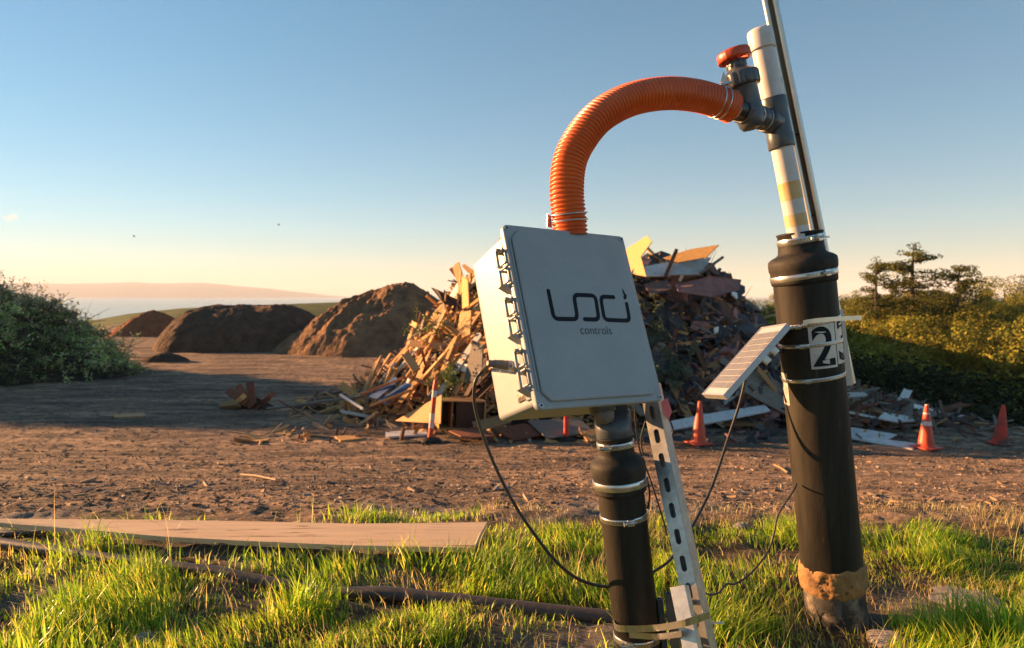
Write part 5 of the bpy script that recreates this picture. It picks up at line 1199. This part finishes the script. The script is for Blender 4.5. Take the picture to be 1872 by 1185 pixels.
sp = mb.obj('reflective_strip', M_reflect); tag(sp, 'pale reflective strip fixed along the lower end of the tall steel channel', 'strip')
for v in (186, 314):
    pass
# --- hose
HP = [P(1043, 432, 1.650), P(1040, 395, 1.652), P(1036, 350, 1.655), P(1041, 297, 1.665), P(1061, 254, 1.68), P(1098, 211, 1.70), P(1153, 182, 1.73), P(1215, 171, 1.752), P(1271, 175, 1.783), P(1318, 188, 1.814), P(1334, 195, 1.828)]
HP[-1] = H0+(T0-H0).normalized()*.004
hr = 30.2*1.66/F
hose = empty('orange_hose', HP[0], 'orange corrugated hose arching from the top of the box to the valve', 'hose')
NH = 620; hp = catmull(HP, NH); Ltot = sum((hp[i+1]-hp[i]).length for i in range(NH-1)); pitch = .0098
def hr_f(j):
    s = Ltot*j/(NH-1); return (hr-.0015*j/NH)+.0024*math.sin(2*math.pi*s/pitch)
mb = MB(); mb.tube(hp, hr_f, 48); mb.obj('corrugated_tube', M_hose, hose)
def ring_at(j, r, wr, name, parent, dj=0, tilt=0):
    p = hp[j]; t = (hp[min(j+2, NH-1)]-hp[max(j-2, 0)]).normalized(); M = fr4(p, t, (0, -1, 0)) @ Matrix.Rotation(tilt, 4, 'Y')
    mb = MB(); mb.tube([M @ Vector((r*math.cos(a), r*math.sin(a), 0)) for a in np.linspace(0, 2*math.pi, 49)], wr, 8, caps=False); return mb.obj(name, M_band, parent), M
def jat(u):
    return min(range(NH), key=lambda j: 0)
J1 = int(NH*.052)
wc, M1 = ring_at(J1, hr+.0035, .0019, 'wire_clamp', hose, tilt=.12)
r2_, M2 = ring_at(J1+13, hr+.0035, .0019, 'clamp_wire', wc, tilt=.12)
mb = MB(); mb.slab([M1 @ Vector((-.004+.03*0, -hr-.003, -.014)), M1 @ Vector((.006, -hr-.015, -.010)), M1 @ Vector((.004, -hr-.012, .02)), M1 @ Vector((0, -hr-.004, .014))], .003); mb.obj('clamp_ear', M_band, wc)
J2 = NH-46
wc, M1 = ring_at(J2, hr+.002, .0019, 'wire_clamp', hose, tilt=.05); r2_, M2 = ring_at(J2+15, hr+.002, .0019, 'clamp_wire', wc, tilt=.05)
top = max((M1 @ Vector((hr*math.cos(a), hr*math.sin(a), 0)) for a in np.linspace(0, 6.28, 60)), key=lambda p: p.z-.6*p.y)
mb = MB(); B1 = fr4(top+Vector((.006, 0, .006)), (1, -.3, .25)); mb.lathe([(.006, -.012), (.0065, -.008), (.0065, .006), (.004, .008), (.004, .016)], 6, B1, smooth=False); mb.obj('clamp_nut', M_band, wc)
mb = MB(); mb.slab([top+Vector((-.010, -.004, .010)), top+Vector((-.004, -.004, .034)), top+Vector((.0, -.004, .034)), top+Vector((.006, -.004, .010))], .003); mb.obj('wing_bolt', M_steel, wc)
# --- solar panel
def solar():
    BLc, TL, TR, BRc = P(1291, 711, 1.985), P(1398, 591, 2.03), P(1432, 598, 1.875), P(1313, 733, 1.83)
    c = (BLc+TL+TR+BRc)/4; a = ((TL-BLc)+(TR-BRc))/2; b = ((TR-TL)+(BRc-BLc))/2; L = a.length; x = a.normalized(); y = (b-x*b.dot(x)); Wd = y.length; y.normalize(); z = y.cross(x)
    M = Matrix.Translation(c) @ Matrix((x, y, z)).transposed().to_4x4(); th = .018
    root = empty('solar_panel', c, 'small tilted solar panel on the left side of the tall black pipe', 'solar panel')
    # z points to the lit face?
    s = 1 if (M.to_3x3() @ Vector((0, 0, 1))).dot(SD) > 0 else -1
    mb = MB(); t = .005
    for sx, sy, cx, cy in ((L, t, 0, -Wd/2+t/2), (L, t, 0, Wd/2-t/2), (t, Wd-2*t, -L/2+t/2, 0), (t, Wd-2*t, L/2-t/2, 0)): mb.box(sx, sy, th, M, 0, (cx, cy, -s*th/2))
    mb.box(L-2*t, Wd-2*t, .002, M, 0, (0, 0, -s*(th-.004))); mb.obj('frame', M_frame, root, bevel=.0008)
    mb = MB(); mb.box(L-2*t-.001, Wd-2*t-.001, .003, M, 0, (0, 0, -s*.0035)); Mb = mat('panel_backsheet', (.40, .385, .37), rough=.3, coat=.2); bs = mb.obj('backsheet', Mb, root)
    Mc = mat('solar_cell', (.055, .052, .055), (.08, .074, .072), rough=.3, coat=.3); Ml = mat('cell_line', (.45, .43, .4), rough=.4)
    mg = .022; n = 9; cl = (L-2*t-2*mg)/n
    for k in range(n):
        mb = MB(); x0 = -L/2+t+mg+cl*k
        mb.box(cl-.0035, Wd-2*t-.014, .0006, M, 0, (x0+cl/2, 0, -s*.0014)); ce = mb.obj('solar_cell', Mc, root)
        mb = MB()
        for q in range(1, 6): mb.box(.0007, Wd-2*t-.014, .0004, M, 0, (x0+cl*q/6, 0, -s*.0008))
        for q in (-.25, .25): mb.box(cl-.0035, .0014, .0005, M, 0, (x0+cl/2, q*Wd, -s*.0006))
        mb.obj('contact_lines', Ml, ce)
    for dx in (.03, .065):
        mb = MB(); mb.rbox(.006, .05, .022, .001, M, 0, (dx, .02, -s*(th+.010))); mb.rbox(.022, .006, .03, .001, M, 0, (dx, .045, -s*(th+.013))); mb.obj('bracket', M_steel, root)
    p = M @ Vector((.055, 0, -s*.035)); e = Rf(640)+Vector((-.075, .0, 0)); mb = MB(); mb.tube([p, e], .006, 10); mb.obj('mounting_arm', M_steel, root)
    mb = MB(); mb.rbox(.05, .03, .012, .002, M, 0, (-.02, 0, -s*(th+.005))); mb.obj('junction_box', M_cable, root)
solar()

# ---------------------------------------------------------------- haze over the bay
def haze():
    m = bpy.data.materials.new('haze'); m.use_nodes = True; N = m.node_tree.nodes; N.clear(); o = N.new('ShaderNodeOutputMaterial'); v = N.new('ShaderNodeVolumePrincipled')
    v.inputs['Density'].default_value = 1.0e-4; v.inputs['Color'].default_value = (.86, .92, 1, 1); v.inputs['Anisotropy'].default_value = 0
    m.node_tree.links.new(v.outputs[0], o.inputs['Volume'])
    mb = MB(); mb.box(40000, 16400, 290, None, 0, (0, 8000, 103)); h = mb.obj('haze', m, loc=(0, 0, 0)); tag(h, kind='stuff')
haze()

def cloud():
    m = bpy.data.materials.new('cloud_vapour'); m.use_nodes = True; N = m.node_tree.nodes; N.clear(); o = N.new('ShaderNodeOutputMaterial'); v = N.new('ShaderNodeVolumePrincipled')
    v.inputs['Density'].default_value = .0016; v.inputs['Color'].default_value = (1, .97, .95, 1); m.node_tree.links.new(v.outputs[0], o.inputs['Volume'])
    c = P(21, 397, 17500); bm = bmesh.new(); r = random.Random(4)
    bmesh.ops.create_icosphere(bm, subdivisions=4, radius=1)
    for q in bm.verts:
        n_ = 1+.55*mn.noise(q.co*1.6)+.3*mn.noise(q.co*3.7); q.co = Vector((q.co.x*190, q.co.y*110, q.co.z*70+q.co.x*45))*n_
    me = bpy.data.meshes.new('cloud'); bm.to_mesh(me); bm.free(); me.materials.append(m)
    o_ = bpy.data.objects.new('cloud', me); COL.objects.link(o_); o_.location = c; tag(o_, 'small faint cloud low in the sky at the left edge of the view', 'cloud')
cloud()
